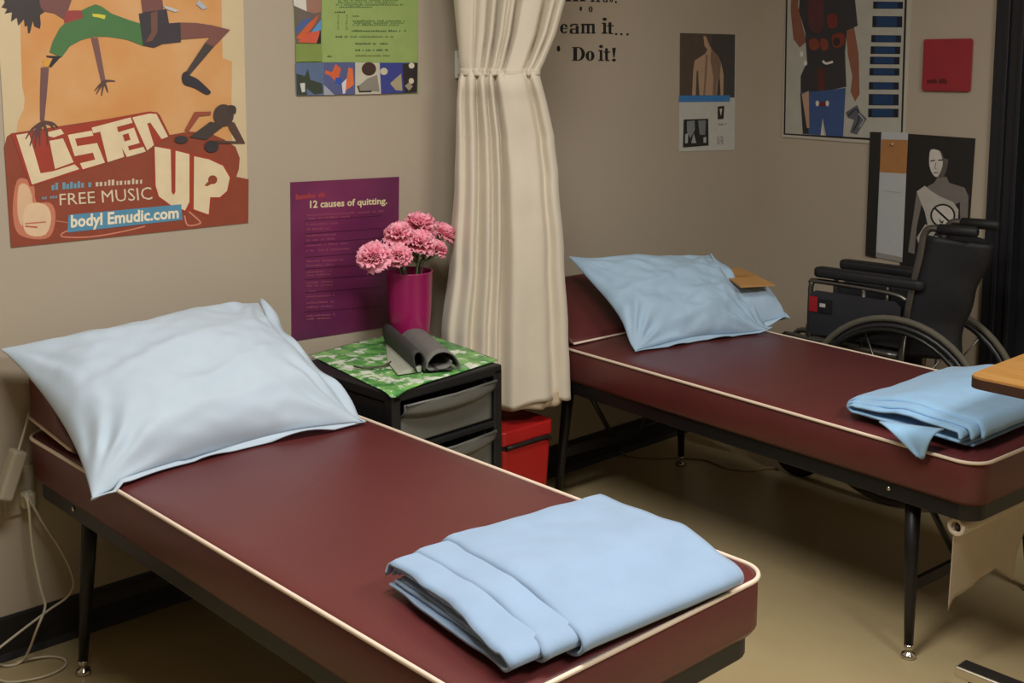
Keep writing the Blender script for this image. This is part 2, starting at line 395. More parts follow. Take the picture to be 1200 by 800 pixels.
p.ell((74, 60, 54), 262, 135, 12, 13); p.ell((66, 56, 52), 271, 128, 6, 5); p.poly((66, 56, 52), [(268, 125), (277, 130), (276, 133), (268, 132)])
p.ell((58, 52, 52), *Z4([(850, 134)])[0], 8, 4.5); p.ell((52, 48, 50), *Z4([(992, 166)])[0], 8.5, 7)
p.done('seated_figure_print', t)

# --- green information poster
gl, gr = wa(347.5, 111), wa(490, 109.5)
t, d = sheet('poster', 'green information poster with small photos, left of the curtain', 'poster', wa,
             [gl, gr, Vector((gr.x+.004, 0, 1.82)), Vector((gl.x-.004, 0, 1.82))], mat((136, 164, 88), .5, .06, 4))
p = Print(wa, d)
def Z7(pts): return [(330+x/6.96, y/6.96) for x, y in pts]
p.poly((150, 172, 100), Z7([(325, -200), (1118, -200), (1108, 508), (335, 508)]))
rr = random.Random(3)
for y, x0, x1, c in ((5, 460, 950, (92, 120, 66)), (22, 460, 930, (92, 120, 66)), (40, 440, 1010, (84, 110, 62)), (58, 470, 740, (84, 110, 62)), (100, 435, 520, (60, 80, 50)), (132, 580, 635, (84, 110, 62)), (172, 580, 1005, (84, 110, 62)), (188, 590, 1000, (92, 120, 66)), (204, 580, 960, (92, 120, 66)), (253, 570, 1015, (66, 92, 56)), (300, 440, 540, (62, 84, 52)), (300, 560, 915, (92, 116, 70)), (357, 600, 885, (62, 84, 54)), (410, 600, 885, (62, 84, 54)), (455, 600, 885, (112, 116, 62)), (460, 372, 410, (60, 76, 50))):
    p.bars(c, *Z7([(x0, y+6), (x1, y+6), (x1, y-9), (x0, y-9)]), max(4, int((x1-x0)/14)), .2, seed=y)
for x in (455, 525):
    for k in range(8): p.bars((84, 110, 62), *Z7([(x, 130+k*16), (x+16, 130+k*16), (x+16, 120+k*16), (x, 120+k*16)]), 3, .3, seed=k)
p.done('printed_text', t)
p = Print(wa, d+.0030)
p.poly((108, 96, 88), Z7([(95, -200), (325, -200), (322, 355), (118, 350)]))
p.poly((214, 208, 196), Z7([(96, -10), (200, -10), (205, 92), (100, 45)])); p.poly((158, 116, 98), Z7([(205, -30), (322, -30), (320, 95), (270, 110), (205, 95)]))
p.poly((74, 96, 148), Z7([(110, 235), (170, 165), (250, 140), (200, 210), (118, 275)])); p.poly((90, 150, 206), Z7([(240, 265), (322, 160), (320, 240), (262, 272)]))
p.poly((206, 96, 58), Z7([(118, 310), (210, 200), (308, 115), (270, 200), (165, 325)])); p.poly((208, 92, 66), Z7([(130, 345), (220, 265), (308, 250), (300, 352)])); p.poly((40, 28, 26), Z7([(320, 245), (321, 354), (285, 352)]))
p.poly((128, 146, 74), Z7([(118, 355), (322, 358), (330, 500), (118, 505)]))
p.done('side_photo', t)
p = Print(wa, d+.0030)
p.poly((92, 110, 142), Z7([(113, 512), (345, 510), (345, 775), (122, 778)])); p.poly((56, 66, 52), Z7([(120, 600), (190, 620), (215, 560), (235, 650), (330, 680), (340, 760), (270, 770), (200, 720), (210, 775), (125, 776)])); p.poly((206, 206, 198), Z7([(150, 680), (190, 675), (192, 750), (165, 752)])); p.poly((160, 164, 172), Z7([(345, 690), (430, 680), (430, 775), (345, 775)]))
p.poly((86, 92, 134), Z7([(345, 510), (598, 508), (598, 770), (430, 772), (345, 690)])); p.poly((208, 98, 58), Z7([(440, 520), (485, 560), (455, 680), (400, 620), (350, 600), (360, 570), (410, 590)])); p.poly((222, 112, 60), Z7([(545, 550), (580, 560), (590, 690), (515, 745), (530, 650)])); p.poly((52, 84, 168), Z7([(440, 630), (490, 640), (490, 690), (435, 680)])); p.poly((212, 212, 220), Z7([(490, 680), (530, 640), (520, 760), (500, 765)]))
p.poly((196, 190, 172), Z7([(600, 508), (800, 512), (812, 765), (600, 770)])); p.ell((66, 46, 40), *Z7([(712, 562)])[0], 8.5, 8); p.poly((140, 134, 122), Z7([(640, 690), (700, 640), (780, 610), (800, 750), (720, 740), (640, 750), (615, 705)])); p.stroke((40, 38, 36), Z7([(622, 700), (635, 748), (735, 745)]), 2)
p.poly((58, 66, 140), Z7([(800, 512), (1110, 512), (1105, 752), (812, 765)])); p.poly((48, 40, 44), Z7([(985, 520), (1110, 514), (1105, 750), (1000, 756)])); p.poly((172, 160, 126), Z7([(885, 680), (975, 600), (985, 740), (930, 735)])); p.ell((206, 196, 172), *Z7([(835, 582)])[0], 4.4, 4.2); p.ell((222, 212, 186), *Z7([(1060, 535)])[0], 3.4, 3.4); p.ell((214, 204, 176), *Z7([(1058, 660)])[0], 3, 3.4); p.poly((158, 146, 126), Z7([(1005, 700), (1040, 670), (1070, 705), (1040, 740)]))
p.done('photo_strip', t)

# --- purple poster
purp = bpy.data.materials.new('purple_print'); purp.use_nodes = True; nt, bb = nodes_of(purp)
tc = nt.nodes.new('ShaderNodeTexCoord'); nn = nt.nodes.new('ShaderNodeTexNoise'); nn.inputs['Scale'].default_value = 3.5
rp = nt.nodes.new('ShaderNodeValToRGB'); rp.color_ramp.elements[0].position = .35; rp.color_ramp.elements[1].position = .7
rp.color_ramp.elements[0].color = lin((92, 34, 74)); rp.color_ramp.elements[1].color = lin((124, 46, 88))
nt.links.new(tc.outputs['Object'], nn.inputs['Vector']); nt.links.new(nn.outputs['Fac'], rp.inputs['Fac']); nt.links.new(rp.outputs['Color'], bb.inputs['Base Color']); bb.inputs['Roughness'].default_value = .32
t, d = sheet('poster', 'purple poster with a pale heading, behind the pink flowers', 'poster', wa, cpx(wa, (341.5, 400), (466, 381), (467.5, 207), (340, 213.5)), purp)
p = Print(wa, d)
def Z6(pts): return [(330+x/4, 200+y/4) for x, y in pts]
p.text((222, 208, 160), '12 causes of quitting.', *Z6([(133, 174), (495, 154), (495, 124), (133, 140)]), bold=.025)
p.bars((160, 58, 62), *Z6([(66, 136), (205, 122), (205, 100), (66, 110)]), 12, .1, seed=9)
rows = [(208, 480), (225, 320), (252, 265), (275, 225), (305, 255), (325, 250), (350, 320), (375, 320), (425, 290), (445, 240), (475, 235), (490, 230), (525, 250), (540, 240), (565, 160), (590, 250), (620, 245), (640, 240), (680, 250), (695, 230)]
for k, (y, x1) in enumerate(rows): p.bars((142, 66, 92), *Z6([(116, y+5), (x1, y+5-(x1-116)*.055), (x1, y-5-(x1-116)*.055), (116, y-5)]), int((x1-116)/9), .15, seed=k)
for y in (235, 295, 340, 405, 460, 510, 570, 660): p.stroke((88, 30, 62), Z6([(110, y), (470, y-26)]), .6)
p.done('printed_text', t)

# --- wall lettering in serif capitals and lower case
def serif(ch, x0, x1, yb, yt, pr):
    K = (24, 26, 30); W = x1-x0; Hh = yb-yt
    def R(a, b, c, d): pr.poly(K, [(x0+a*W, yb-b*Hh), (x0+c*W, yb-b*Hh), (x0+c*W, yb-d*Hh), (x0+a*W, yb-d*Hh)])
    def ring(a0, a1, t=.37):
        n = 14; o = []; i = []
        for k in range(n+1):
            a = math.radians(lerp(a0, a1, k/n)); o.append((x0+W*(.5+.5*math.cos(a)), yb-Hh*(.5+.5*math.sin(a)))); i.append((x0+W*(.5+(.5-t)*math.cos(a)), yb-Hh*(.5+.41*math.sin(a))))
        pr.poly(K, o+i[::-1])
    if ch == 'o': ring(0, 360)
    elif ch == 'e': ring(20, 325); R(.2, .46, .92, .56)
    elif ch == 'a':
        R(.62, 0, .92, .8); R(.55, 0, 1, .1); R(.2, .86, .85, 1); R(.06, .68, .3, .92); R(.1, 0, .62, .1); R(.02, .06, .3, .46); R(.12, .42, .66, .52)
    elif ch == 'm':
        for a in (.06, .41, .76): R(a, 0, a+.18, .92); R(a-.06, 0, a+.24, .1)
        R(0, .9, .3, 1); R(.2, .84, .58, 1); R(.52, .84, .92, 1)
    elif ch == 'i':
        R(.2, 0, .8, .7); R(-.1, 0, 1.1, .08); R(-.1, .62, .8, .7); pr.ell(K, x0+.5*W, yb-.92*Hh, W*.45, Hh*.1)
    elif ch == 't':
        R(.2, .06, .75, 1); R(-.1, .66, 1.2, .76); R(.3, 0, 1.1, .1)
    elif ch == 'D':
        R(.06, 0, .36, 1); R(-.04, 0, .5, .07); R(-.04, .93, .5, 1)
        n = 12; o = []; i = []
        for k in range(n+1):
            a = math.radians(-90+180*k/n); o.append((x0+W*(.45+.55*math.cos(a)), yb-Hh*(.5+.5*math.sin(a)))); i.append((x0+W*(.45+.27*math.cos(a)), yb-Hh*(.5+.43*math.sin(a))))
        pr.poly(K, o+i[::-1])
    elif ch == '!':
        pr.poly(K, [(x0+.35*W, yb-.3*Hh), (x0+.65*W, yb-.3*Hh), (x1, yt), (x0, yt)]); pr.ell(K, x0+.5*W, yb-.1*Hh, W*.5, Hh*.11)
    elif ch == '.': pr.ell(K, (x0+x1)/2, (yb+yt)/2, W/2, Hh/2)
    elif ch == '|': R(.1, 0, .9, 1); R(-.3, 0, 1.3, .12)
t = thing('wall_lettering', 'black serif letters stuck on the wall right of the curtain', 'lettering', (0, 0, 0))
for ch, x0, x1, yb, yt in (('e', 656.2, 666, 39.4, 27.8), ('a', 667.4, 679, 39.6, 27.8), ('m', 680.6, 698, 39.4, 27.8), ('i', 705.8, 711.4, 39.6, 21), ('t', 712, 718, 40, 26), ('.', 720.6, 723.6, 41.2, 38.6), ('.', 726.6, 729.6, 41.4, 38.8), ('.', 734, 737, 41.6, 39),
                           ('D', 671, 685.6, 71.2, 55), ('o', 686.2, 696.8, 71.4, 59.5), ('i', 701.8, 707, 71.4, 53), ('t', 708, 713.8, 71.6, 56.5), ('!', 717.2, 721.8, 72, 56),
                           ('.', 652.4, 656.6, 60.5, 53.5), ('.', 679.2, 682, 13, 7.4), ('o', 689.8, 694.6, 14.6, 7.2),
                           ('m', 662.5, 686.5, 1.6, -10), ('|', 693, 696, 2.2, -10), ('|', 699.5, 702.5, 2.4, -10), ('a', 706.5, 712.5, 2.6, -8), ('o', 713.8, 719, 2.8, -8), ('.', 720.6, 723, 4, 1)):
    p = Print(wa, .0003); serif(ch, x0, x1, yb, yt, p); p.done('letter' if ch not in '.' else 'dot', t)

# --- small back-posture poster
t, d = sheet('poster', 'small poster showing a bare back above x-ray pictures, near the corner', 'poster', wa, cpx(wa, (795.5, 177.5), (860.5, 175.5), (862, 40.5), (797, 38)), mat((192, 192, 182), .5, .04))
def Z8(pts): return [(780+x/5, 30+y/5) for x, y in pts]
p = Print(wa, d)
p.poly((84, 70, 60), Z8([(85, 42), (408, 52), (404, 422), (82, 412)])); p.poly((66, 62, 58), Z8([(270, 48), (408, 52), (404, 420), (300, 418), (325, 250), (270, 120)]))
p.poly((176, 146, 118), Z8([(222, 60), (238, 65), (255, 110), (268, 135), (310, 180), (325, 215), (340, 290), (338, 408), (322, 408), (318, 300), (305, 330), (300, 408), (198, 408), (190, 260), (182, 270), (176, 408), (155, 408), (162, 260), (170, 205), (232, 165), (245, 140), (228, 120)]))
p.poly((128, 104, 84), Z8([(268, 135), (310, 180), (325, 215), (318, 300), (300, 330), (298, 408), (275, 408), (280, 300), (262, 200)])); p.poly((136, 110, 90), Z8([(236, 172), (248, 168), (240, 300), (232, 408), (220, 408), (228, 300)]))
p.done('back_photo', t)
p = Print(wa, d+.0008)
p.poly((62, 124, 186), Z8([(80, 410), (378, 408), (376, 445), (79, 448)])); p.poly((36, 34, 34), Z8([(106, 550), (250, 545), (252, 702), (102, 714)])); p.poly((128, 132, 132), Z8([(125, 560), (170, 556), (172, 610), (145, 660), (125, 620)])); p.poly((118, 122, 122), Z8([(190, 556), (236, 554), (232, 640), (200, 640)])); p.poly((170, 174, 172), Z8([(115, 636), (132, 630), (130, 688), (114, 690)])); p.poly((160, 164, 162), Z8([(150, 688), (165, 630), (180, 688)])); p.poly((170, 174, 172), Z8([(222, 655), (238, 652), (238, 686), (222, 686)]))
p.poly((48, 32, 28), Z8([(306, 474), (344, 470), (340, 546), (306, 549)])); p.poly((206, 200, 188), Z8([(316, 488), (332, 486), (324, 530)]))
p.bars((140, 140, 132), *Z8([(300, 585), (360, 580), (360, 570), (300, 575)]), 7, .2, seed=1)
for k in range(4): p.bars((140, 140, 132), *Z8([(302, 655+k*13), (340, 653+k*13), (340, 645+k*13), (302, 647+k*13)]), 5, .2, seed=k+2)
p.done('lower_print', t)

# --- anatomy poster on the far wall
def ZB(pts): return [(900+x/4.706, y/4.706) for x, y in pts]
bl, br = wb(917, 160.5), wb(1061, 171); trz = 1.62
t, d = sheet('poster', 'white anatomy poster of a standing person, on the wall above the wheelchair', 'poster', wb, [bl, br, Vector((XB, br.y, trz)), Vector((XB, bl.y, trz))], mat((186, 180, 164), .5, .04), .004)
p = Print(wb, d)
p.poly((30, 28, 28), ZB([(105, -300), (775, -300), (743, 728), (700, 782), (86, 742)])); p.poly((176, 174, 162), ZB([(113, -300), (762, -300), (733, 728), (690, 768), (95, 735)])); p.done('border', t)
p = Print(wb, d+.0003)
p.poly((132, 84, 66), ZB([(130, -100), (175, -80), (165, 30), (185, 120), (212, 230), (175, 262), (140, 215), (125, 60)])); p.poly((138, 88, 68), ZB([(430, 170), (475, 150), (500, 300), (505, 520), (480, 560), (455, 505), (465, 420), (440, 300)]))
p.poly((52, 50, 52), ZB([(180, -120), (440, -120), (478, -20), (495, 142), (435, 168), (425, 290), (432, 478), (330, 500), (180, 512), (180, 420), (215, 340), (205, 180), (170, 60)]))
p.poly((86, 48, 52), ZB([(235, -40), (300, -40), (300, 160), (245, 172), (220, 110)]), 3); p.poly((116, 44, 36), ZB([(330, 85), (375, 80), (380, 145), (335, 150)]), 3); p.poly((124, 58, 42), ZB([(228, 222), (265, 212), (285, 250), (262, 278), (230, 265)]), 3); p.poly((124, 60, 44), ZB([(290, 215), (328, 222), (330, 270), (295, 275)]), 3); p.poly((120, 52, 40), ZB([(355, 195), (415, 185), (420, 245), (365, 262)]), 3); p.ell((48, 40, 40), *ZB([(378, 230)])[0], 4, 5)
p.poly((84, 44, 36), ZB([(270, 390), (310, 385), (315, 490), (280, 500)]), 3); p.stroke((222, 216, 206), ZB([(302, 335), (320, 350), (358, 340)]), 2.6, smooth=3); p.ell((222, 216, 206), *ZB([(207, 348)])[0], 2, 3); p.ell((222, 216, 206), *ZB([(185, 298)])[0], 2, 3.4)
p.poly((60, 84, 132), ZB([(180, 510), (330, 498), (428, 484), (414, 752), (320, 748), (302, 650), (290, 745), (192, 738)])); p.poly((50, 44, 44), ZB([(178, 515), (205, 520), (225, 735), (192, 738)])); p.poly((182, 146, 122), ZB([(186, 520), (225, 500), (228, 705), (215, 705)])); p.poly((110, 36, 36), ZB([(285, 562), (320, 560), (318, 585), (285, 586)])); p.ell((214, 206, 196), *ZB([(272, 570)])[0], 2, 3.4); p.ell((214, 206, 196), *ZB([(327, 570)])[0], 2, 3.4)
p.poly((206, 202, 192), ZB([(302, 650), (308, 745), (290, 745)]))
p.poly((92, 92, 100), ZB([(428, 620), (492, 578), (508, 620), (545, 655), (520, 690), (490, 742), (452, 730), (475, 660), (440, 648)])); p.stroke((48, 48, 54), ZB([(440, 640), (490, 600), (500, 660), (470, 720)]), 2, smooth=3); p.stroke((160, 160, 168), ZB([(498, 625), (530, 660), (505, 700)]), 1.6)
p.done('figure_print', t)
p = Print(wb, d+.0003)
for y0, y1, xl, xr in ((8, 48, 580, 745), (88, 150, 576, 741), (193, 233, 570, 735), (255, 297, 566, 730), (312, 354, 563, 726), (375, 416, 560, 725), (452, 493, 557, 722), (518, 580, 556, 721), (598, 646, 553, 720)):
    p.poly((18, 26, 44), ZB([(xl, y0), (xr, y0+2), (xr-1, y1+1), (xl-1, y1)])); p.poly((24, 58, 98), ZB([(xl+22, y0+3), (xr-30, y0+4), (xr-30, y1-2), (xl+22, y1-3)]))
p.done('caption_blocks', t)
# --- red pocket
rc = [(1083.5, 46), (1139, 45), (1140.5, 47), (1137.5, 105), (1135.5, 107.5), (1082, 106.5), (1080, 104), (1081, 85), (1082.5, 48)]
mb = MB(); vs = [wb(x, y, .001) for x, y in rc]+[wb(x, y, .012) for x, y in rc]; n = len(rc)
mb.add(vs, [tuple(range(n)), tuple(range(2*n-1, n-1, -1))]+[(i, (i+1) % n, n+(i+1) % n, n+i) for i in range(n)])
t = thing('wall_plaque', 'plain red rectangular plaque with rounded corners, beside the door frame', 'plaque')
mb.build('body', mat((150, 40, 48), .45, .05, 10), t, bevel=.002)
p = Print(wb, .0125)
p.bars((86, 22, 26), (1086, 97.5), (1110, 98), (1110, 92), (1086, 91.5), 12, .12, seed=12); p.done('small_print', t)
# --- black strip, white notice, no smoking poster
def ZC(pts): return [(1000+x/4.445, 140+y/4.445) for x, y in pts]
t, d = sheet('wall_strip', 'narrow black strip on the wall left of the white notice', 'strip', wb, [wb(*ZC([q])[0], .0052) for q in ((65, 705), (118, 718), (147, 66), (90, 64))], mat((34, 33, 33), .5, .05), .004)
t, d = sheet('notice', 'white paper notice with a tan top band, pinned beside the no smoking poster', 'notice', wb, [wb(*ZC([q])[0], .0052) for q in ((118, 715), (255, 742), (286, 68), (147, 66))], mat((184, 186, 186), .5, .03), .001)
p = Print(wb, d); p.poly((172, 120, 70), ZC([(147, 103), (285, 106), (276, 282), (135, 274)])); p.done('tan_band', t)
p = Print(wb, d+.0002); p.stroke((140, 140, 138), ZC([(150, 370), (250, 382)]), .5); p.done('fold_line', t)
p = Print(wb, d+.0002); p.poly((146, 142, 134), ZC([(120, 690), (256, 718), (255, 740), (118, 713)])); p.done('lower_band', t)
mb = MB(); c = wb(1046, 169, .010); mb.lathe([(0, -.004), (.004, -.004), (.003, .002), (.005, .004), (0, .0055)], c, 12, R=Matrix.Rotation(math.radians(-90), 3, 'Y')); mb.build('push_pin', mat((214, 196, 150), .3), t, True)
t, d = sheet('poster', 'black and white no smoking poster of a person in a one-shoulder top, behind the wheelchair', 'poster', wb, cpx(wb, *ZC([(240, 830), (585, 860), (637, 98), (288, 74)])), mat((36, 34, 33), .4, .06), .0035)
p = Print(wb, d)
p.poly((120, 113, 106), ZC([(330, 380), (420, 330), (440, 300), (485, 298), (500, 330), (580, 355), (600, 400), (590, 660), (560, 640), (555, 430), (480, 470), (360, 420), (330, 560), (318, 700), (285, 690), (310, 520)]))
p.poly((92, 86, 80), ZC([(396, 170), (410, 152), (460, 158), (492, 195), (490, 240), (470, 298), (430, 302), (405, 275), (395, 230)]), 2); p.poly((204, 198, 188), ZC([(398, 172), (412, 155), (445, 158), (462, 200), (465, 240), (440, 298), (415, 285), (396, 240)]), 2); p.poly((30, 28, 28), ZC([(410, 152), (440, 146), (480, 160), (503, 195), (490, 206), (468, 196), (458, 165)]), 2)
p.stroke((44, 40, 38), ZC([(402, 216), (425, 212)]), 1.4); p.stroke((44, 40, 38), ZC([(442, 212), (468, 210)]), 1.4); p.stroke((100, 94, 88), ZC([(430, 225), (424, 255), (434, 258)]), .8); p.stroke((70, 60, 58), ZC([(418, 278), (442, 276)]), 1)
p.poly((182, 176, 166), ZC([(330, 375), (372, 345), (405, 372), (450, 400), (520, 430), (548, 470), (545, 520), (510, 568), (450, 575), (390, 560), (372, 480), (355, 440)]))
p.poly((172, 166, 156), ZC([(330, 615), (375, 545), (440, 572), (392, 640), (345, 660)])); p.poly((116, 110, 102), ZC([(395, 640), (385, 700), (352, 830), (330, 825), (360, 700), (370, 640)])); p.ell((210, 206, 196), *ZC([(434, 618)])[0], 5, 2.2, .3)
p.done('figure_photo', t)
p = Print(wb, d+.0015)
cx, cy = ZC([(466, 500)])[0]
p.ell((32, 30, 30), cx, cy, 14.8, 14); p.ell((204, 198, 188), cx, cy, 12.6, 11.8); p.stroke((32, 30, 30), [(cx-9.4, cy-8.6), (cx+9.4, cy+8.6)], 2.4); p.poly((46, 42, 40), [(cx-5, cy+3), (cx-1, cy+7), (cx+1.5, cy+5), (cx, cy+9.5), (cx-3, cy+8.5)]); p.done('no_smoking_symbol', t)

# ------------------------------------------------------------------ beds
def make_bed(label, cx, cy, rz, W, L, zt, hinge):
    t = thing('examination_couch', label, 'bed', (cx, cy, 0), rz, 'maroon examination couches')
    zb = zt-.105
    rings = [(.008, zb), (0, zb+.012), (0, zt-.016), (.004, zt-.005), (.013, zt), (.05, zt+.001), (.12, zt+.003), (.2, zt+.005), (.28, zt+.006)]
    mb = MB(); n = 28; vs = []
    for i, z in rings: vs += [(x, y, z) for x, y in rrect(W-2*i, L-2*i, max(.055-i, .012))]
    fs = []
    for k in range(len(rings)-1):
        for j in range(n): fs.append((k*n+j, k*n+(j+1) % n, (k+1)*n+(j+1) % n, (k+1)*n+j))
    fs.append(tuple(range(n-1, -1, -1))); fs.append(tuple((len(rings)-1)*n+j for j in range(n)))
    mb.add(vs, fs); mat_o = mb.build('mattress', VINYL, t, True)
    mb = MB(); mb.tube([(x, y, zt-.004) for x, y in rrect(W+.001, L+.001, .056, 9)], .0042, 8, True)
    tag(mb.build('piping', PIPE, mat_o, True), 'cream piping along the mattress edge')
    # raised headrest wedge, hinged part of the way down
    y0, y1, w2, h = hinge, L/2-.01, W/2-.012, .165
    prof = [(y0-.012, zt+.006), (y0+.0, zt+.026), (y0+.06, zt+.055), (y1-.03, zt+h), (y1, zt+h-.01), (y1, zt+.034), (y0+.05, zt+.012)]
    mb = MB(); k = len(prof); vs = [(s*w2, y, z) for s in (-1, 1) for y, z in prof]
    mb.add(vs, [tuple(range(k)), tuple(range(2*k-1, k-1, -1))]+[(i, (i+1) % k, k+(i+1) % k, k+i) for i in range(k)])
    hd = mb.build('headrest', VINYL, t, True, bevel=.008, bseg=3, angle=25)
    mb = MB(); mb.tube([(-w2, y1, zt+.036), (-w2-.001, y0+.02, zt+.016), (-w2+.01, y0-.01, zt+.009), (w2-.01, y0-.01, zt+.009), (w2+.001, y0+.02, zt+.016), (w2, y1, zt+.036)], .0038, 8)
    mb.build('piping', PIPE, hd, True)
    # black steel frame under the mattress
    o, i2 = rrect(W-.03, L-.03, .05), rrect(W-.07, L-.07, .035)
    mb = MB(); zf = zb-.042
    vs = [(x, y, z) for z in (zf, zb+.002) for x, y in o]+[(x, y, z) for z in (zf, zb+.002) for x, y in i2]
    fs = []
    for j in range(n):
        j2 = (j+1) % n
        fs += [(j, j2, n+j2, n+j), (2*n+j2, 2*n+j, 3*n+j, 3*n+j2), (j2, j, 2*n+j, 2*n+j2), (n+j, n+j2, 3*n+j2, 3*n+j)]
    mb.add(vs, fs); mb.build('frame', BLKMET, t, False, bevel=.003, angle=60)
    mb = MB(); mb.prism([(x, y) for x, y in i2], zb-.016, zb-.001); mb.build('base_board', mat((30, 28, 27), .7), t)
    # bolts on the frame side
    for s in (-1, 1):
        for yy in (L/2-.23, -L/2+.23):
            mb = MB(); mb.lathe([(0, 0), (.006, 0), (.005, .004), (0, .005)], (s*(W/2-.015), yy, zb-.018), 10, R=Matrix.Rotation(s*math.radians(90), 3, 'Y')); mb.build('bolt', CHROME, t, True)
    for ye in (1, -1):
        yl = ye*(L/2-.185)
        for s in (-1, 1):
            mb = MB(); a = Vector((s*.257, yl-ye*.01, zf+.012)); c = Vector((s*.284, yl+ye*.012, .028))
            mb.tube([a, a.lerp(c, .5), c], [.019, .0155, .0105], 14)
            lg = mb.build('leg', BLKMET, t, True)
            mb = MB(); mb.lathe([(0, .034), (.0112, .034), (.0112, .024), (.006, .02), (.006, .015), (.015, .012), (.018, .006), (.016, .0), (0, 0)], (c.x, c.y, 0), 16)
            mb.build('foot', CHROME, lg, True)
        mb = MB(); mb.box((0, yl, .17), (.53, .012, .03)); mb.build('stretcher', BLKMET, t, bevel=.002)
        for s in (-1, 1):
            mb = MB(); mb.tube([(s*.21, yl-ye*.02, zf+.01), (s*.06, yl-ye*.004, .178)], .008, 8); mb.build('brace', BLKMET, t, True)
    return t
B1 = dict(cx=1.357, cy=-.832, rz=math.radians(.3), W=.652, L=1.63, zt=.545)
B2 = dict(cx=2.861, cy=-.835, rz=math.radians(-3.2), W=.64, L=1.60, zt=.53)
make_bed('maroon vinyl examination couch below the orange poster, nearest the left edge', hinge=.565, **B1)
make_bed('maroon vinyl examination couch beyond the cream curtain, beside the wheelchair', hinge=.55, **B2)

# ------------------------------------------------------------------ pillows
SHEETBLUE = lambda c: mat(c, .75, .03, 9, .05, 500, sheen=.15)
def pillow(name, label, TL, TR, BR, BL, tf, tb, m, support, seed, hem=True, group=None, pull=.04, box=2.6):
    t = thing(name, label, 'pillow', (0, 0, 0), 0, group)
    TL, TR, BR, BL = map(Vector, (TL, TR, BR, BL))
    N = ((TR-TL)+(BR-BL)).cross((BL-TL)+(BR-TR)).normalized()
    if N.z < 0: N = -N
    ux = ((TR-TL)+(BR-BL)).normalized(); vy = ((BL-TL)+(BR-TR)).normalized()
    nu, nv = 61, 45
    def base(u, v):
        p = TL.lerp(TR, u).lerp(BL.lerp(BR, u), v)
        ex = math.sin(math.pi*v)*pull*(1-2*u)*abs(1-2*u)**3; ey = math.sin(math.pi*u)*pull*(1-2*v)*abs(1-2*v)**3
        return p + ux*ex + vy*ey
    def prof(u, v): return max(0, 1-abs(2*u-1)**box)**.62*max(0, 1-abs(2*v-1)**box)**.62
    def pos(u, v, s):
        p = base(u, v); q = prof(u, v)
        h = (tf if s > 0 else -tb)*q
        if s > 0:
            du, dv = u*1.4, v
            wr = .014*vnoise((du*3.0, dv*5.5, 0), 1, seed)+.009*(.35-abs(vnoise((du*4+dv*2.5, dv*8-du*3, 2), 1, seed+3)))+.003*vnoise((du*15, dv*19, 4), 1, seed+5)
            # creases fanning in from the corners
            for (cu, cv, dirn) in ((0, 1, .9), (1, 1, .8), (1, 0, .7), (0, 0, .5)):
                d = math.hypot((u-cu)*1.4, v-cv); ang = math.atan2(abs(v-cv), abs(u-cu)*1.4)
                wr += dirn*.012*math.sin(ang*16+seed+3*vnoise((u*3, v*3, 5), 1, seed))*math.exp(-((d-.22)/.17)**2)
            # a few long folds
            for (fu, fv, sl, am, wd) in ((.35, .45, -.25, .008, .03), (.62, .62, -.35, .007, .028), (.5, .8, -.1, .008, .03)):
                dd = (v-fv)-sl*(u-fu)-.05*vnoise((u*4, 0, 1), 1, seed); wr += am*math.exp(-(dd/wd)**2)*math.exp(-((u-fu)/.25)**2)
            h += wr*min(1, q*1.8)
        p = p+N*h+N*.006*math.sin(u*9+v*7+seed)*(1-q)
        z = support(p)
        if z > .5 and v > .72:
            k = min(1, (v-.72)/.28); k = k*k*(3-2*k)*.85; gap = max(0, base(u, v).z-(z+.008)); p.z -= gap*k
        if p.z < z: p.z = z+(.002 if s < 0 else .006)
        if p.y > -.016: p.y = -.016
        return p
    mb = MB(); vs = []; fs = []; idx = {}
    for s in (1, -1):
        for j in range(nv):
            for i in range(nu):
                edge = i in (0, nu-1) or j in (0, nv-1)
                if edge and s < 0: idx[(s, i, j)] = idx[(1, i, j)]; continue
                idx[(s, i, j)] = len(vs); vs.append(pos(i/(nu-1), j/(nv-1), s))
        for j in range(nv-1):
            for i in range(nu-1):
                a = (idx[(s, i, j)], idx[(s, i+1, j)], idx[(s, i+1, j+1)], idx[(s, i, j+1)])
                fs.append(a if s < 0 else a[::-1])
    mb.add(vs, fs); mb.build('cushion', m, t, True, subsurf=1)
    if hem:
        # the loose open end of the case, beyond the filling on the right, and the sewn edge at the front
        def strip(fn, out, wd, nm, k=40):
            g = MB()
            def f(a, c):
                u, v = fn(a); p = pos(u, v, 1)+out*wd*c*(1+.35*vnoise((a*5, c, seed), 1, seed))*min(1, 6*a+.15, 6*(1-a)+.15)+N*(.010*math.sin(a*17+seed)*c+.002)
                z = support(p); p.z = max(p.z, z+.004)
                return p
            g.grid(f, k, 4); g.build(nm, m, t, True, solid=.003)
        strip(lambda a: (1, a), (ux+vy*.1).normalized(), .03, 'case_opening')
        strip(lambda a: (a, 1), vy, .016, 'case_edge')
    return t
def bed_support(B, hinge, extra=None):
    M = Matrix.Rotation(-B['rz'], 3, 'Z')
    def f(p):
        q = M @ Vector((p.x-B['cx'], p.y-B['cy'], 0))
        if abs(q.x) < B['W']/2+.002 and q.y < B['L']/2+.03:
            z = B['zt']+.007
            if q.y > hinge-.03 and abs(q.x) < B['W']/2-.01: z = B['zt']+.03+max(0, (q.y-hinge))/(B['L']/2-hinge)*.15
            return z
        return .3
    return f
s1 = bed_support(B1, .565); s2 = bed_support(B2, .55)
pillow('pillow', 'plump pale blue-white pillow propped on the left couch', at(-4, 410, 1, -.05), at(304, 352, 1, -.06), at(428, 487, 2, .572), at(106, 590, 2, .528), .105, .03, SHEETBLUE((184, 200, 213)), s1, 1, group='bed pillows')
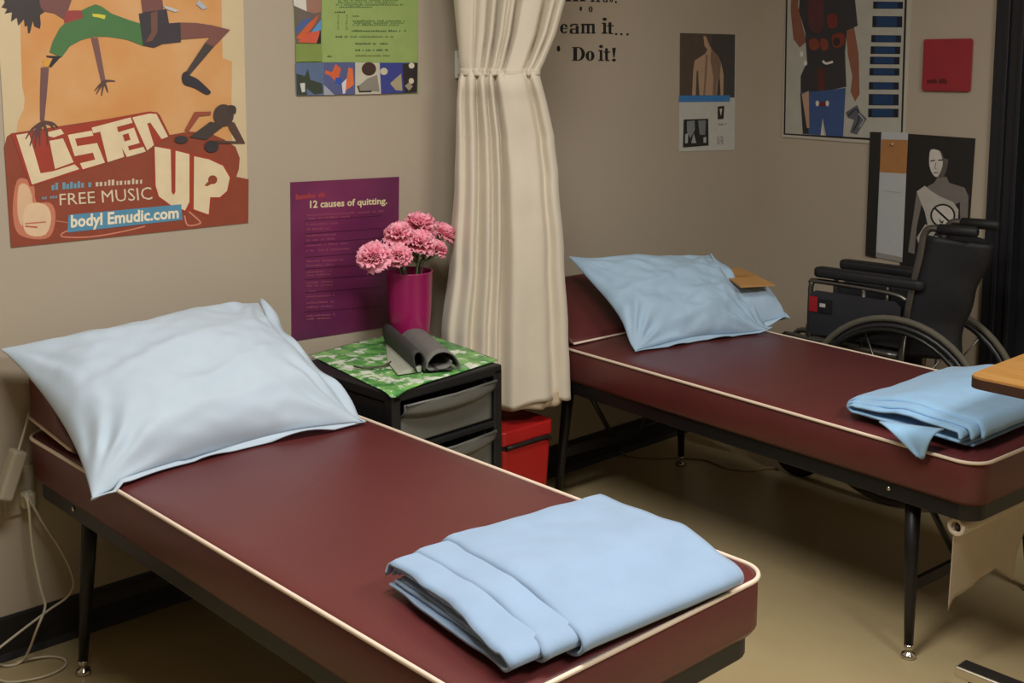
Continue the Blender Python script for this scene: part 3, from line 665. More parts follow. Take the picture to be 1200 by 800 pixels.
pillow('pillow', 'flat pale blue pillow lying under a tan envelope on the far couch', (2.92, -.17, .575), (3.25, -.19, .575), (3.292, -.570, .552), (2.96, -.47, .552), .118, .012, SHEETBLUE((176, 202, 224)), s2, 5, group='bed pillows', pull=.010, box=8)
pillow('pillow', 'light blue pillow propped at the head of the far couch', at(664, 299, 1, -.13), at(832, 297, 1, -.33), at(902, 384, 2, .552), at(744, 411, 2, .542), .066, .012, SHEETBLUE((166, 194, 216)), s2, 3, group='bed pillows', pull=.025)
# tan envelope on the flat pillow
E = [at(840, 318, 2, .688), at(868, 315.5, 2, .690), at(908, 335, 2, .676), at(868, 337, 2, .680)]
mb = MB(); mb.add(E+[e+Vector((0, 0, .005)) for e in E], [(3, 2, 1, 0), (4, 5, 6, 7)]+[(i, (i+1) % 4, 4+(i+1) % 4, 4+i) for i in range(4)])
t = thing('envelope', 'tan paper envelope lying on the flat pillow in the corner', 'envelope'); mb.build('body', mat((190, 142, 82), .6, .05, 20), t)
mb = MB(); q = [E[0].lerp(E[1], .1), E[0].lerp(E[1], .98), E[2].lerp(E[1], .55), E[3].lerp(E[0], .55)]
mb.add([e+Vector((0, 0, .0055)) for e in q]+[e+Vector((0, 0, .0065)) for e in q], [(3, 2, 1, 0), (4, 5, 6, 7)]+[(i, (i+1) % 4, 4+(i+1) % 4, 4+i) for i in range(4)]); mb.build('flap', mat((182, 136, 80), .6, .05, 20), t)

# ------------------------------------------------------------------ folded blankets
def folded(name, label, A, Bp, Cp, Dp, shells, m, seed, zt):
    """A..D: footprint corners. u runs A->B side to D->C side; the fold is on the v=0 edge (B to C)"""
    t = thing(name, label, 'blanket', (0, 0, 0), 0, 'folded blue blankets')
    A, Bp, Cp, Dp = map(Vector, (A, Bp, Cp, Dp))
    def base(u, v): return Bp.lerp(Cp, u).lerp(A.lerp(Dp, u), v)
    for k, (u0, u1, v0, v1, zlo, zhi) in enumerate(shells):
        r = (zhi-zlo)/2; L = (A-Bp).length
        def f(a, c, u0=u0, u1=u1, v0=v0, v1=v1, zlo=zlo, zhi=zhi, r=r, k=k, L=L):
            # a along the width; c around the fold: bottom, half turn, top, tucked-down back edge
            wav = .016*vnoise((c*4.5, k*3.1, seed), 1, seed) + .008*vnoise((c*17, k*5.1, seed), 1, seed+2)
            u = lerp(u0+wav, u1+.4*wav, a)
            rv = r/L
            if c < .3: v = lerp(v1, v0+rv, c/.3); z = zlo
            elif c < .45:
                th = math.pi*(c-.3)/.15; v = v0+rv-rv*1.15*math.sin(th); z = zlo+r-r*math.cos(th)
            elif c < .93: v = lerp(v0+rv, v1, (c-.45)/.48); z = zhi
            else:
                th = math.pi/2*(c-.93)/.07; v = v1+rv*.7*math.sin(th); z = zhi-r*1.2*(1-math.cos(th))
            p = base(u, v)
            if c > .3:
                soft = .006*vnoise((u*3, v*4, 1), 1, seed)+.003*vnoise((u*9, v*7, 0), 1, seed+1)
                sag = .006*math.sin(math.pi*min(1, max(0, v)))
                z += (soft+sag)*min(1, (c-.3)/.1)
                e = min(1, max(0, (v-v0)/.42)); z = zlo+(z-zlo)*(.60+.40*e*e*(3-2*e))
                z -= (.5*r)*max(0, 1-a/.06)**2*(1 if c > .45 else .3)*.5
            return Vector((p.x, p.y, zt+z))
        g = MB(); g.grid(f, 36, 90); g.build('fold', m, t, True, solid=.0055, subsurf=0)
    return t
BLUE1 = mat((140, 165, 192), .85, .04, 14, .12, 900, sheen=.3, name='pale_blue_cotton')
BLUE2 = mat((148, 192, 228), .85, .04, 14, .12, 900, sheen=.3, name='sky_blue_cotton')
z1 = B1['zt']+.008
folded('blanket', 'pale blue folded blanket at the foot of the left couch', (1.142, -1.272, 0), (1.094, -1.640, 0), (1.576, -1.664, 0), (1.588, -1.335, 0),
       [(.25, 1.0, 0, 1.0, .003, .062), (.12, .985, .03, .985, .010, .055), (0.0, .97, .05, .975, .014, .050), (.015, .96, .16, .95, .022, .043), (.03, .95, .30, .93, .028, .037)], BLUE1, 2, z1)
z2 = B2['zt']+.008
b2t = folded('blanket', 'sky blue folded blanket at the foot of the far couch', (2.532, -1.560, 0), (2.566, -1.215, 0), (3.05, -1.235, 0), (3.06, -1.575, 0),
       [(.09, 1.0, .02, 1.0, .004, .060), (.04, .99, .06, .985, .011, .051), (0.0, .98, .10, .96, .018, .042)], BLUE2, 4, z2)
# loose corner hanging over the edge of the far couch
T0, T1, TIP = at(1030, 494, 2, z2+.036), at(1106, 503, 2, z2+.045), at(1081, 541, 0, 2.488)
g = MB()
def flap(a, c):
    q = TIP+(T0-TIP)*.10*(1-a)+(T1-TIP)*.10*a
    r = T0.lerp(T1, a).lerp(q, c)
    r += Vector((-.022, -.004, .016))*math.sin(math.pi*c**.8)+Vector((-.005, 0, .004))*math.sin(a*8+1)*c
    return r
g.grid(flap, 20, 16); g.build('hanging_corner', BLUE2, b2t, True, solid=.004)

# ------------------------------------------------------------------ curtain
CURT = mat((216, 206, 186), .85, .03, 8, .06, 600, sheen=.2, name='cream_curtain')
t = thing('curtain', 'cream privacy curtain tied back between the two couches', 'curtain', (0, 0, 0))
rows = [(0, 533, 660), (40, 536, 650), (74, 539, 637), (84, 541, 632), (92, 538, 633), (120, 535.5, 640), (160, 535, 648), (210, 534, 652), (300, 529, 657), (390, 520, 661), (440, 516, 663), (474, 514, 664)]
YL_, YR_ = -.125, -.285
prof = []
for py, xl, xr in rows:
    a, c = at(xl, py, 1, YL_), at(xr, py, 1, YR_); prof.append(((a.z+c.z)/2, a.x, c.x))
prof = [(2.50, prof[0][1]-.16, prof[0][2]+.10), (2.05, prof[0][1]-.09, prof[0][2]+.07), (1.75, prof[0][1]-.03, prof[0][2]+.04)]+prof
def cprof(z):
    for (z1_, a1, c1), (z2_, a2, c2) in zip(prof, prof[1:]):
        if z <= z1_ and z >= z2_:
            k = (z1_-z)/(z1_-z2_); k = k*k*(3-2*k) if abs(z1_-z2_) > .1 else k
            return lerp(a1, a2, k), lerp(c1, c2, k)
    return prof[-1][1:]
ZT, ZB_, ztie = 2.50, .395, prof[6][0]
prof[-1] = (ZB_, prof[-1][1], prof[-1][2])
LOW = ((.08, .035, .030), (.22, .035, .05), (.345, .03, .04), (.44, .028, .055), (.85, .04, .035))
UPP = ((.16, .02, .018), (.27, .018, .035), (.36, .022, .05), (.45, .02, .02), (.545, .022, .05), (.80, .028, .05), (.90, .02, .03))
def curt(a, c):
    z = lerp(ZT, ZB_, c); xl, xr = cprof(max(ZB_, min(ZT, z)))
    Lp, Rp = Vector((xl, YL_, z)), Vector((xr, YR_, z))
    th = 2*math.pi*a; t_ = (1+math.cos(th))/2; dt = abs(z-ztie); below = z < ztie
    dirv = (Rp-Lp).normalized(); nrm = Vector((dirv.y, -dirv.x, 0))      # towards the room
    dep = lerp(.055, .095, min(1, dt/.45))
    if math.sin(th) < 0:
        g_ = 0
        for (t0, w_, d_) in (LOW if below else UPP):
            t1 = t0+.02*vnoise((t0*9, z*1.3, 0), 1, 4)+(0 if not below else -.03*(1-t0)*min(1, dt))
            g_ -= d_*math.exp(-((t_-t1)/(w_*(1+.5*min(1, dt))))**2)
        g_ += .010*vnoise((t_*5, z*2.2, 1), 1, 6)*min(1, dt/.2)
        if below:   # gathers puff out just under the tie
            g_ += .016*math.exp(-((dt-.035)/.03)**2)*(.6+.6*vnoise((t_*9, 0, 2), 1, 8))
            g_ += .006*math.exp(-((t_-.62)/.12)**2)*math.sin(z*26)*math.exp(-dt*2.2)
        g_ *= min(1, .45+dt/.12)
        o = dep*math.sqrt(max(0, -math.sin(th)))+g_*(-math.sin(th))**.35
    else:
        o = -dep*.75*math.sin(th)**.5*(1+.25*math.sin(th*7))
    p = Lp.lerp(Rp, t_)+nrm*o
    if c > .985: p.z += .008*math.sin(t_*11)
    p.y = min(p.y, -.012)
    return p
g = MB(); g.grid(curt, 460, 170, closed_u=True); g.build('cloth', CURT, t, True, solid=.002)
# lining edge showing under the hem
g = MB()
def hemf(a, c):
    p = curt(.53+.44*a, .999); m_ = curt(.25, .999).lerp(curt(.75, .999), .5); q = m_+(p-m_)*.86
    return Vector((q.x, q.y, lerp(ZB_+.03, ZB_-.018+.006*math.sin(a*14), c)))
g.grid(hemf, 90, 5); g.build('hem', mat((196, 176, 150), .85, .05, 20), t, True, solid=.002)
g = MB()
def tie(a, c):
    k = (ZT-ztie)/(ZT-ZB_); p = curt(a, k); xl, xr = cprof(ztie); m_ = Vector(((xl+xr)/2, (YL_+YR_)/2, p.z)); d_ = (p-m_); d_.z = 0
    q = m_+d_*(1+.0025/max(.02, d_.length)); q.z = ztie+.020*(c-.5); return q
g.grid(tie, 160, 4, closed_u=True); g.build('tieback', CURT, t, True, solid=.002)
# white hook plate
hc = wa(535.5, 75.5, .0)
mb = MB(); mb.box((hc.x, -.006, hc.z), (.022, .012, .082)); mb.box((hc.x, -.016, hc.z-.005), (.016, .012, .05))
t = thing('curtain_hook', 'small white plastic tieback holder on the wall beside the curtain', 'hook'); mb.build('plate', mat((226, 224, 216), .4, .02), t, bevel=.003)
mb = MB(); mb.tube([(hc.x, -.02, hc.z+.01), (hc.x-.004, -.045, hc.z-.012), (hc.x-.01, -.058, hc.z+.004)], .004, 8); mb.build('hook_arm', mat((226, 224, 216), .4, .02), t, True)
b = MB(); b.box((2.43, -.9, 2.53), (.03, 1.75, .035)); tag(b.build('trim_1', mat((200, 198, 190), .4)), kind='structure')

# ------------------------------------------------------------------ drawer unit
DZ, DRZ = .60, math.radians(3.5)
DW, DD = .385, .40
R3 = Matrix.Rotation(DRZ, 3, 'Z')
fl = Vector((1.738, -.497, 0)); dc = fl + R3 @ Vector((DW/2, DD/2, 0))
t = thing('drawer_unit', 'black plastic drawer unit with clear grey drawers between the couches', 'drawers', dc, DRZ)
BPL = mat((27, 27, 28), .45, .06, 20, name='black_plastic')
for sx in (-1, 1):
    for sy in (-1, 1):
        mb = MB(); mb.box((sx*(DW/2-.015), sy*(DD/2-.015), DZ/2), (.03, .03, DZ-.02)); mb.build('post', BPL, t, bevel=.004)
mb = MB(); mb.box((0, 0, DZ-.014), (DW, DD, .028)); mb.build('top', BPL, t, bevel=.005)
for c_, d_ in (((0, DD/2-.008, DZ/2), (DW-.05, .008, DZ-.06)), ((DW/2-.008, 0, DZ/2), (.008, DD-.05, DZ-.06)), ((-DW/2+.008, 0, DZ/2), (.008, DD-.05, DZ-.06))):
    mb = MB(); mb.box(c_, d_); mb.build('panel', BPL, t)
SMOKE = mat((118, 118, 111), .3, .04, 8, trans=.25, name='smoky_plastic')
for k in range(4):
    zt_ = DZ-.034-k*.137; zb_ = zt_-.110
    mb = MB(); mb.box((0, -DD/2+.012, zb_-.014), (DW-.055, .022, .016)); mb.build('rail', BPL, t, bevel=.002)
    wd = DW-.064
    g = MB()
    def front(a, c, zt_=zt_, zb_=zb_, wd=wd):
        x = lerp(-wd/2, wd/2, a); z = lerp(zb_, zt_, c)
        lip = 1/(1+math.exp(-(c-.62-.12*abs(2*a-1)**3)*28))
        y = -DD/2+.010-.024*lip*(1-.25*abs(2*a-1)**4)-.012*lip*math.sin(math.pi*a)
        return Vector((x, y, z))
    g.grid(front, 24, 26); dr = g.build('drawer', SMOKE, t, True, solid=.003)
    mb = MB()
    for sx in (-1, 1): mb.box((sx*wd/2, .0, (zt_+zb_)/2), (.003, DD-.06, zt_-zb_-.01))
    mb.box((0, 0, zb_+.002), (wd, DD-.06, .003)); mb.box((0, DD/2-.04, (zt_+zb_)/2), (wd, .003, zt_-zb_-.01)); mb.build('drawer_bin', SMOKE, dr)
    mb = MB(); mb.tube([(-wd/2+.004, -DD/2-.014, zt_-.002), (0, -DD/2-.026, zt_-.002), (wd/2-.004, -DD/2-.014, zt_-.002)], .004, 8); mb.build('handle_lip', SMOKE, dr, True)
# printed green mat
gm = bpy.data.materials.new('green_floral_print'); gm.use_nodes = True; nt, bb = nodes_of(gm)
tc = nt.nodes.new('ShaderNodeTexCoord')
n1 = nt.nodes.new('ShaderNodeTexNoise'); n1.inputs['Scale'].default_value = 26; n1.inputs['Detail'].default_value = 3
n2 = nt.nodes.new('ShaderNodeTexNoise'); n2.inputs['Scale'].default_value = 24; n2.inputs['Detail'].default_value = 5; n2.inputs['Roughness'].default_value = .65
r1 = nt.nodes.new('ShaderNodeValToRGB'); r2 = nt.nodes.new('ShaderNodeValToRGB'); mx = nt.nodes.new('ShaderNodeMixRGB')
r1.color_ramp.elements[0].position = .35; r1.color_ramp.elements[1].position = .68; r1.color_ramp.elements[0].color = lin((58, 132, 66)); r1.color_ramp.elements[1].color = lin((136, 196, 106))
r2.color_ramp.elements[0].position = .53; r2.color_ramp.elements[1].position = .6; r2.color_ramp.elements[0].color = (0, 0, 0, 1); r2.color_ramp.elements[1].color = (1, 1, 1, 1)
for n_, r_ in ((n1, r1), (n2, r2)): nt.links.new(tc.outputs['Object'], n_.inputs['Vector']); nt.links.new(n_.outputs['Fac'], r_.inputs['Fac'])
mx.inputs['Color2'].default_value = lin((228, 234, 216)); nt.links.new(r2.outputs['Color'], mx.inputs['Fac']); nt.links.new(r1.outputs['Color'], mx.inputs['Color1']); nt.links.new(mx.outputs['Color'], bb.inputs['Base Color']); bb.inputs['Roughness'].default_value = .3
Q = [at(362, 417, 2, DZ), at(458, 464, 2, DZ), at(584, 423, 2, DZ), at(486, 388, 2, DZ)]
Q[3] = Q[0]+(Q[2]-Q[1])*.98
g = MB()
def matf(a, c):
    p = Q[1].lerp(Q[2], a).lerp(Q[0].lerp(Q[3], a), c)
    return Vector((p.x, min(p.y, -.02), DZ+.003+.003*max(0, vnoise((a*4, c*4, 0), 1, 2))-(.010*max(0, 1-c/.05)*math.exp(-((a-.04)/.06)**2))))
g.grid(matf, 30, 30); tag(g.build('placemat', gm, None, True, solid=.0015), 'green and white leafy placemat on top of the drawer unit', 'placemat')
MZ = DZ+.0065

# ------------------------------------------------------------------ vase and carnations
VP = Vector((2.066, -.150, MZ)); 
t = thing('vase', 'tall magenta tumbler vase on the green placemat', 'vase', VP)
VM = mat((158, 26, 92), .3, .04, 6, spec=.6, name='magenta_plastic')
g = MB(); g.lathe([(0, .001), (.050, .001), (.053, .006), (.060, .10), (.0645, .205), (.066, .208), (.063, .209), (.0615, .205), (.057, .1), (.05, .01), (0, .01)], seg=36); g.build('body', VM, t, True)
g = MB(); g.lathe([(0, .17), (.0585, .17), (.0585, .172), (0, .1725)], seg=24); g.build('dark_filling', mat((40, 42, 30), .8), t)
PINK = bpy.data.materials.new('carnation_pink'); PINK.use_nodes = True; nt, bb = nodes_of(PINK)
tc = nt.nodes.new('ShaderNodeTexCoord'); nn = nt.nodes.new('ShaderNodeTexNoise'); nn.inputs['Scale'].default_value = 60
rp = nt.nodes.new('ShaderNodeValToRGB'); rp.color_ramp.elements[0].position = .3; rp.color_ramp.elements[1].position = .7; rp.color_ramp.elements[0].color = lin((238, 128, 156)); rp.color_ramp.elements[1].color = lin((252, 188, 200))
nt.links.new(tc.outputs['Object'], nn.inputs['Vector']); nt.links.new(nn.outputs['Fac'], rp.inputs['Fac']); nt.links.new(rp.outputs['Color'], bb.inputs['Base Color']); bb.inputs['Roughness'].default_value = .7; bb.inputs['Subsurface Weight'].default_value = .1; bb.inputs['Subsurface Radius'].default_value = (.01, .005, .005)
GREEN = mat((86, 104, 70), .6, .15, 30); PALEG = mat((150, 158, 128), .6, .12, 30)
def bloom_mesh(R, seed):
    rnd = random.Random(seed); g = MB(); g.noweld = True; g.recalc = False
    for ring, (np_, tilt, ln, z0) in enumerate(((9, 80, 1.0, -.05), (9, 58, 1.0, .0), (8, 38, .95, .05), (6, 20, .9, .1), (4, 8, .85, .12))):
        for k in range(np_):
            az = 2*math.pi*(k+.5*ring+rnd.random()*.4)/np_; tl = math.radians(tilt+rnd.uniform(-8, 8)); L = R*ln*rnd.uniform(.9, 1.1); ph = rnd.random()*6
            M = Matrix.Rotation(az, 3, 'Z') @ Matrix.Rotation(tl, 3, 'Y')
            vs = []; fs = []; nu, nv = 9, 5
            for j in range(nv):
                v = j/(nv-1)
                for i in range(nu):
                    u = i/(nu-1)*2-1
                    wv = v**.8*.55*L; ruf = .13*L*v*v*math.sin(u*9+ph)
                    l = L*v*(1-.12*u*u)+.06*L*v*math.sin(u*14+ph)
                    vs.append(M @ Vector((ruf+.16*L*v*v, u*wv, l))+Vector((0, 0, z0*R)))
            for j in range(nv-1):
                for i in range(nu-1): fs.append((j*nu+i, j*nu+i+1, (j+1)*nu+i+1, (j+1)*nu+i))
            g.add(vs, fs)
    return g
FL = [(437, 297, .036, -.02, 'large pink carnation lowest on the left of the bunch'), (468, 296, .027, -.05, 'small pink carnation just right of the lowest left bloom'), (467, 270, .032, -.01, 'pink carnation at the upper left of the bunch'),
      (493, 259, .036, .0, 'pink carnation at the very top of the bunch'), (494, 280, .034, -.045, 'pink carnation at the front centre of the bunch'), (521, 270, .030, .01, 'pink carnation at the far right of the bunch'),
      (513, 289, .026, -.03, 'small pink carnation at the lower right of the bunch')]
for i, (px, py, R, dy, lab) in enumerate(FL):
    c = at(px, py, 1, VP.y+dy)
    out = Vector((c.x-VP.x, c.y-VP.y, 0))
    base = Vector((VP.x+out.x*.3, VP.y+out.y*.3, VP.z+.02)); 
    if (out*.3).length > .04: base = VP+out.normalized()*.04+Vector((0, 0, .02))
    t = thing('carnation', lab, 'flower', base, 0, 'pink carnations in the vase')
    dirn = (c-Vector((VP.x, VP.y, VP.z+.12))).normalized()
    q = (dirn+Vector((0, -.25, .1))).normalized()
    M = q.to_track_quat('Z', 'Y').to_matrix()
    R *= 1.3; g = bloom_mesh(R, i+11); g.v = [tuple(M @ Vector(v)+(c-q*R*.45)-base) for v in g.v]; g.build('bloom', PINK, t, True, solid=.0008)
    g = MB(); cb = c-q*R*.5
    rim = Vector((VP.x, VP.y, VP.z+.205))+out.normalized()*min(.035, out.length*.6)
    pts = [Vector((0, 0, 0)), rim-base, (rim.lerp(cb, .5)+Vector((0, 0, .006)))-base, cb-base]
    g.tube(catmull(pts, 5), .0026, 8); g.build('stem', GREEN, t, True)
    g = MB(); g.lathe([(.003, -.028), (.008, -.022), (.011, -.005), (.013, .004), (.008, .006)], cb-base, 12, R=M); g.build('calyx', PALEG, t, True)
    rnd = random.Random(i)
    for k in range(3):
        a = rnd.uniform(0, 6.3); g = MB(); s0 = rim.lerp(cb, .25+.22*k)-base; tip = s0+Vector((.04*math.cos(a), .04*math.sin(a), .018+.012*rnd.random()))
        def leaf(u, v, s0=s0, tip=tip, a=a): 
            wv = .006*math.sin(math.pi*min(1, v*.95+.03)); return s0.lerp(tip, v)+Vector((-math.sin(a), math.cos(a), 0))*wv*(u*2-1)+Vector((0, 0, .012*v*(1-v)*4*.6))
        g.grid(leaf, 3, 7); g.build('leaf', GREEN if k % 2 else PALEG, t, True, solid=.0008)

# ------------------------------------------------------------------ grey cuff, tab and cord on the mat
a0, a1 = at(480, 402, 2, MZ), at(518, 436, 2, MZ)
ax = (a1-a0).normalized(); sd = Vector((ax.y, -ax.x, 0))
if sd.y < 0: sd = -sd   # pointing away from the viewer
Lc = (a1-a0).length
t = thing('blood_pressure_cuff', 'grey fabric blood pressure cuff curled on the green placemat', 'cuff', a0)
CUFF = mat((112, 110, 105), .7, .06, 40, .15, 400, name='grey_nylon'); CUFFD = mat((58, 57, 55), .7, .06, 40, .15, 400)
def sweep(pts2, nm, m, l0=0, l1=1, skew=0, thick=.004):
    pp = catmull([(q[0], q[1], 0) for q in pts2], 5); g = MB()
    def f(u, v):
        i = min(len(pp)-1, int(round(v*(len(pp)-1)))); q = pp[i]
        return ax*Lc*lerp(l0, l1, u)+sd*q.x+Vector((0, 0, q.y+.003))+ax*skew*v
    g.grid(f, 10, len(pp)); return g.build(nm, m, t, True, solid=thick)
sweep([(-.046, .002), (-.046, .016), (-.032, .038), (-.008, .050), (.018, .046), (.036, .028), (.040, .012), (.026, .004), (.0, .005), (-.022, .012), (-.026, .024)], 'front_roll', CUFF)
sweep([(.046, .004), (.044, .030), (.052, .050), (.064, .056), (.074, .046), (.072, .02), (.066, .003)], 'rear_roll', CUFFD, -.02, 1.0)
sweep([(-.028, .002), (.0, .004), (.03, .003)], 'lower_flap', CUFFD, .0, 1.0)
T_ = [at(452, 401, 2, MZ), at(464, 397, 2, MZ), at(494, 436, 2, MZ), at(466, 440, 2, MZ), at(454, 425, 2, MZ)]
g = MB(); n = 5; g.add([q+Vector((0, 0, .001)) for q in T_]+[q+Vector((0, 0, .004+(.012 if i in (1, 2) else 0))) for i, q in enumerate(T_)], [tuple(range(n-1, -1, -1)), tuple(range(n, 2*n))]+[(i, (i+1) % n, n+(i+1) % n, n+i) for i in range(n)])
tag(g.build('card', mat((178, 182, 164), .5, .05), None, bevel=.001), 'pale grey-green card tucked beside the grey cuff', 'card')
g = MB(); g.tube(catmull([at(x, y, 2, MZ+.004) for x, y in ((415, 429), (426, 431), (440, 430), (452, 428), (458, 424))], 5), .0028, 8)
tag(g.build('rubber_tube', mat((72, 66, 58), .6), None, True), 'short dark rubber tube lying on the green placemat', 'tube')

# ------------------------------------------------------------------ red bin
t = thing('waste_bin', 'red plastic bin below the curtain hem beside the drawer unit', 'bin', (2.39, -.20, 0))
REDP = mat((176, 30, 28), .4, .05, 10, name='red_plastic')
g = MB(); g.prism(rrect(.205, .18, .02), 0, .27)
for i, v in enumerate(g.v):
    k = .86+.14*v[2]/.27; g.v[i] = (v[0]*k, v[1]*k, v[2])
g.build('body', REDP, t, bevel=.004)
g = MB(); g.prism(rrect(.212, .187, .02), .284, .328); g.build('lid', REDP, t, bevel=.005)
g = MB(); g.prism(rrect(.2, .176, .02), .268, .286); g.build('gap', mat((30, 14, 14), .6), t)
g = MB(); g.tube(catmull([(-.09, -.096, .280), (.04, -.098, .283), (.075, -.098, .281), (.088, -.096, .270)], 4), .006, 8); g.build('handle', mat((26, 22, 22), .5), t, True)

# ------------------------------------------------------------------ power adapters and cords by the left couch
PLAST = mat((168, 158, 136), .5, .04, 20, name='old_white_plastic')
oc = wa(22, 574, 0)
t = thing('wall_socket', 'beige wall socket with a plug, left of the left couch', 'socket')
g = MB(); g.box((oc.x, -.004, oc.z), (.075, .008, .115)); g.build('plate', PLAST, t, bevel=.003)
g = MB(); g.box((oc.x+.012, -.02, oc.z-.02), (.032, .03, .036)); g.build('plug', mat((186, 176, 152), .5), t, bevel=.006)
c0, c1 = at(3, 585, 1, -.05), at(22, 527, 1, -.05)
t = thing('power_adapter', 'beige power adapter block hanging by its cord left of the left couch', 'adapter', (0, 0, 0))
d_ = (c1-c0); g = MB(); M = d_.normalized().to_track_quat('Z', 'Y').to_matrix()
g.box((c0+c1)/2, (.042, .034, d_.length), rot=M); g.build('block', PLAST, t, bevel=.007, bseg=3)
g = MB(); g.tube(catmull([c1-d_*.05, at(27, 510, 1, -.04), at(31, 496, 1, -.03), at(34, 484, 1, -.02)], 5), .003, 8); g.build('cord', mat((196, 186, 160), .5), t, True)
def wire(name, label, pts, r=.003, rgb=(200, 190, 164)):
    g = MB(); g.tube(catmull(pts, 6), r, 8); return tag(g.build(name, mat(rgb, .5, .03), None, True), label, 'cable')
y = -.04
wire('extension_cable', 'pale cord bulging widest to the right as it drops from the wall socket',
     [at(30, 577, 1, -.03), at(36, 588, 1, y), at(52, 615, 1, y), at(70, 642, 1, y), at(83, 668, 1, y), at(86, 686, 1, y), at(78, 700, 1, y), at(58, 714, 1, y), at(30, 735, 1, y-.01), at(8, 752, 1, y-.03), at(-20, 774, 1, y-.05)])
wire('extension_cable', 'pale cord falling from the wall socket to a loop on the floor',
     [at(26, 580, 1, -.03), at(33, 590, 1, y-.02), at(38, 640, 1, y-.02), at(48, 690, 1, y-.03), at(53, 710, 1, y-.04), at(44, 735, 1, y-.06), at(28, 772, 2, .012), at(6, 780, 2, .004), at(-14, 772, 2, .004), at(-8, 790, 2, .004), at(10, 799, 2, .004), at(50, 793, 2, .004), at(74, 782, 2, .004), at(76, 773, 2, .004), at(60, 769, 2, .004), at(34, 772, 2, .008), at(20, 776, 2, .004)])
wire('floor_cable', 'thin pale cable trailing on the floor under the far couch',
     [at(x, y_, 2, .004) for x, y_ in ((719, 516), (724, 528), (738, 534), (765, 536), (800, 536), (828, 539), (845, 546), (862, 550), (885, 551), (898, 548), (912, 549))], .004, (176, 160, 132))

# ------------------------------------------------------------------ paper roll under the far couch
t = thing('paper_roll', 'roll of couch paper with a torn sheet hanging at the foot of the far couch', 'paper roll', (0, 0, 0))
RX0, RX1, RY, RZ, RR = 2.532, 3.06, -1.552, .359, .021
PAP = mat((196, 182, 160), .8, .04, 15, name='couch_paper')
M = Matrix.Rotation(math.radians(90), 3, 'Y'); Mz = Matrix.Rotation(B2['rz'], 3, 'Z')
org = Vector((RX0, RY, RZ))
g = MB(); g.lathe([(.0125, 0), (RR, 0), (RR+.001, .004), (RR+.001, RX1-RX0), (.0125, RX1-RX0), (.0125, 0)], org, 24, R=Mz @ M); g.build('roll', PAP, t, True, bevel=.001)
g = MB(); g.lathe([(0, .012), (.0125, .012)], org, 16, R=Mz @ M); g.tube([org+Mz @ Vector((.004, 0, 0)), org+Mz @ Vector((RX1-RX0, 0, 0))], .006, 8); g.build('core', mat((60, 52, 46), .7), t)
xd = Mz @ Vector((1, 0, 0))
YS = RY+.006
BOT = [at(x, y_, 1, YS) for x, y_ in ((1113, 716), (1121, 702), (1130, 696), (1138, 687), (1144, 675), (1150, 669), (1157, 662), (1166, 669), (1178, 677), (1181, 660), (1185, 640), (1190, 618))]
g = MB()
def pap(a, c):
    k = a*(len(BOT)-1); i = min(len(BOT)-2, int(k)); b_ = BOT[i].lerp(BOT[i+1], k-i)
    x0 = RX0+.004; xt = x0+(b_.x-BOT[0].x)*1.0
    return Vector((lerp(xt, b_.x, c), YS-(xt-RX0)*.056+.010*c*math.sin(a*8+.5)-.03*c*max(0, a-.55), lerp(RZ+.012, b_.z, c)))
g.grid(pap, 70, 14); g.build('sheet', PAP, t, True, solid=.0008)
for xx in (RX0+.02, RX1-.02):
    g = MB(); g.box((xx, RY+.004, RZ+.022), (.004, .02, .05)); g.build('bracket', BLKMET, t)

# ------------------------------------------------------------------ overbed table
t = thing('overbed_table', 'wood-topped wheeled overbed table at the right edge', 'table', (2.41, -1.622, 0))
OAK = bpy.data.materials.new('oak_laminate'); OAK.use_nodes = True; nt, bb = nodes_of(OAK)
tc = nt.nodes.new('ShaderNodeTexCoord'); mp = nt.nodes.new('ShaderNodeMapping'); mp.inputs['Scale'].default_value = (60, 3, 30)
nn = nt.nodes.new('ShaderNodeTexNoise'); nn.inputs['Scale'].default_value = 1.5; nn.inputs['Detail'].default_value = 5
rp = nt.nodes.new('ShaderNodeValToRGB'); rp.color_ramp.elements[0].position = .3; rp.color_ramp.elements[1].position = .7; rp.color_ramp.elements[0].color = lin((176, 126, 66)); rp.color_ramp.elements[1].color = lin((196, 148, 84))
nt.links.new(tc.outputs['Object'], mp.inputs['Vector']); nt.links.new(mp.outputs['Vector'], nn.inputs['Vector']); nt.links.new(nn.outputs['Fac'], rp.inputs['Fac']); nt.links.new(rp.outputs['Color'], bb.inputs['Base Color']); bb.inputs['Roughness'].default_value = .35
g = MB(); g.prism([(x+.2, y-.38) for x, y in rrect(.40, .76, .03)], .746, .751); g.build('top', OAK, t)
g = MB(); g.prism([(x+.2, y-.38) for x, y in rrect(.402, .762, .03)], .725, .7462); g.build('top_edge', mat((62, 38, 26), .5, .08), t)
SATIN = mat((206, 196, 174), .32, .03, metal=.75, name='satin_steel')
for xx, l_ in ((.06, .75), (.36, .5)):
    g = MB(); g.box((xx, -.735+l_/2, .065), (.045, l_, .026)); r_ = g.build('base_rail', SATIN, t, bevel=.005, bseg=3)
    g = MB(); g.box((xx, -.735+l_/2, .0785), (.036, l_-.015, .004)); g.build('dark_reflection', mat((36, 33, 31), .4), r_)  # dark strip stands in for the reflection in the rail's top face
    for yy in (l_-.78, -.69):
        g = MB(); g.lathe([(0, -.012), (.02, -.012), (.025, -.008), (.025, .008), (.02, .012), (0, .012)], (xx, yy, .025), 20, R=M); g.box((xx, yy, .046), (.03, .03, .02)); g.build('caster', RUBBER, t, True, bevel=.001)
g = MB(); g.box((.2, -.72, .065), (.32, .05, .022)); g.build('cross_rail', CHROME, t, bevel=.003)
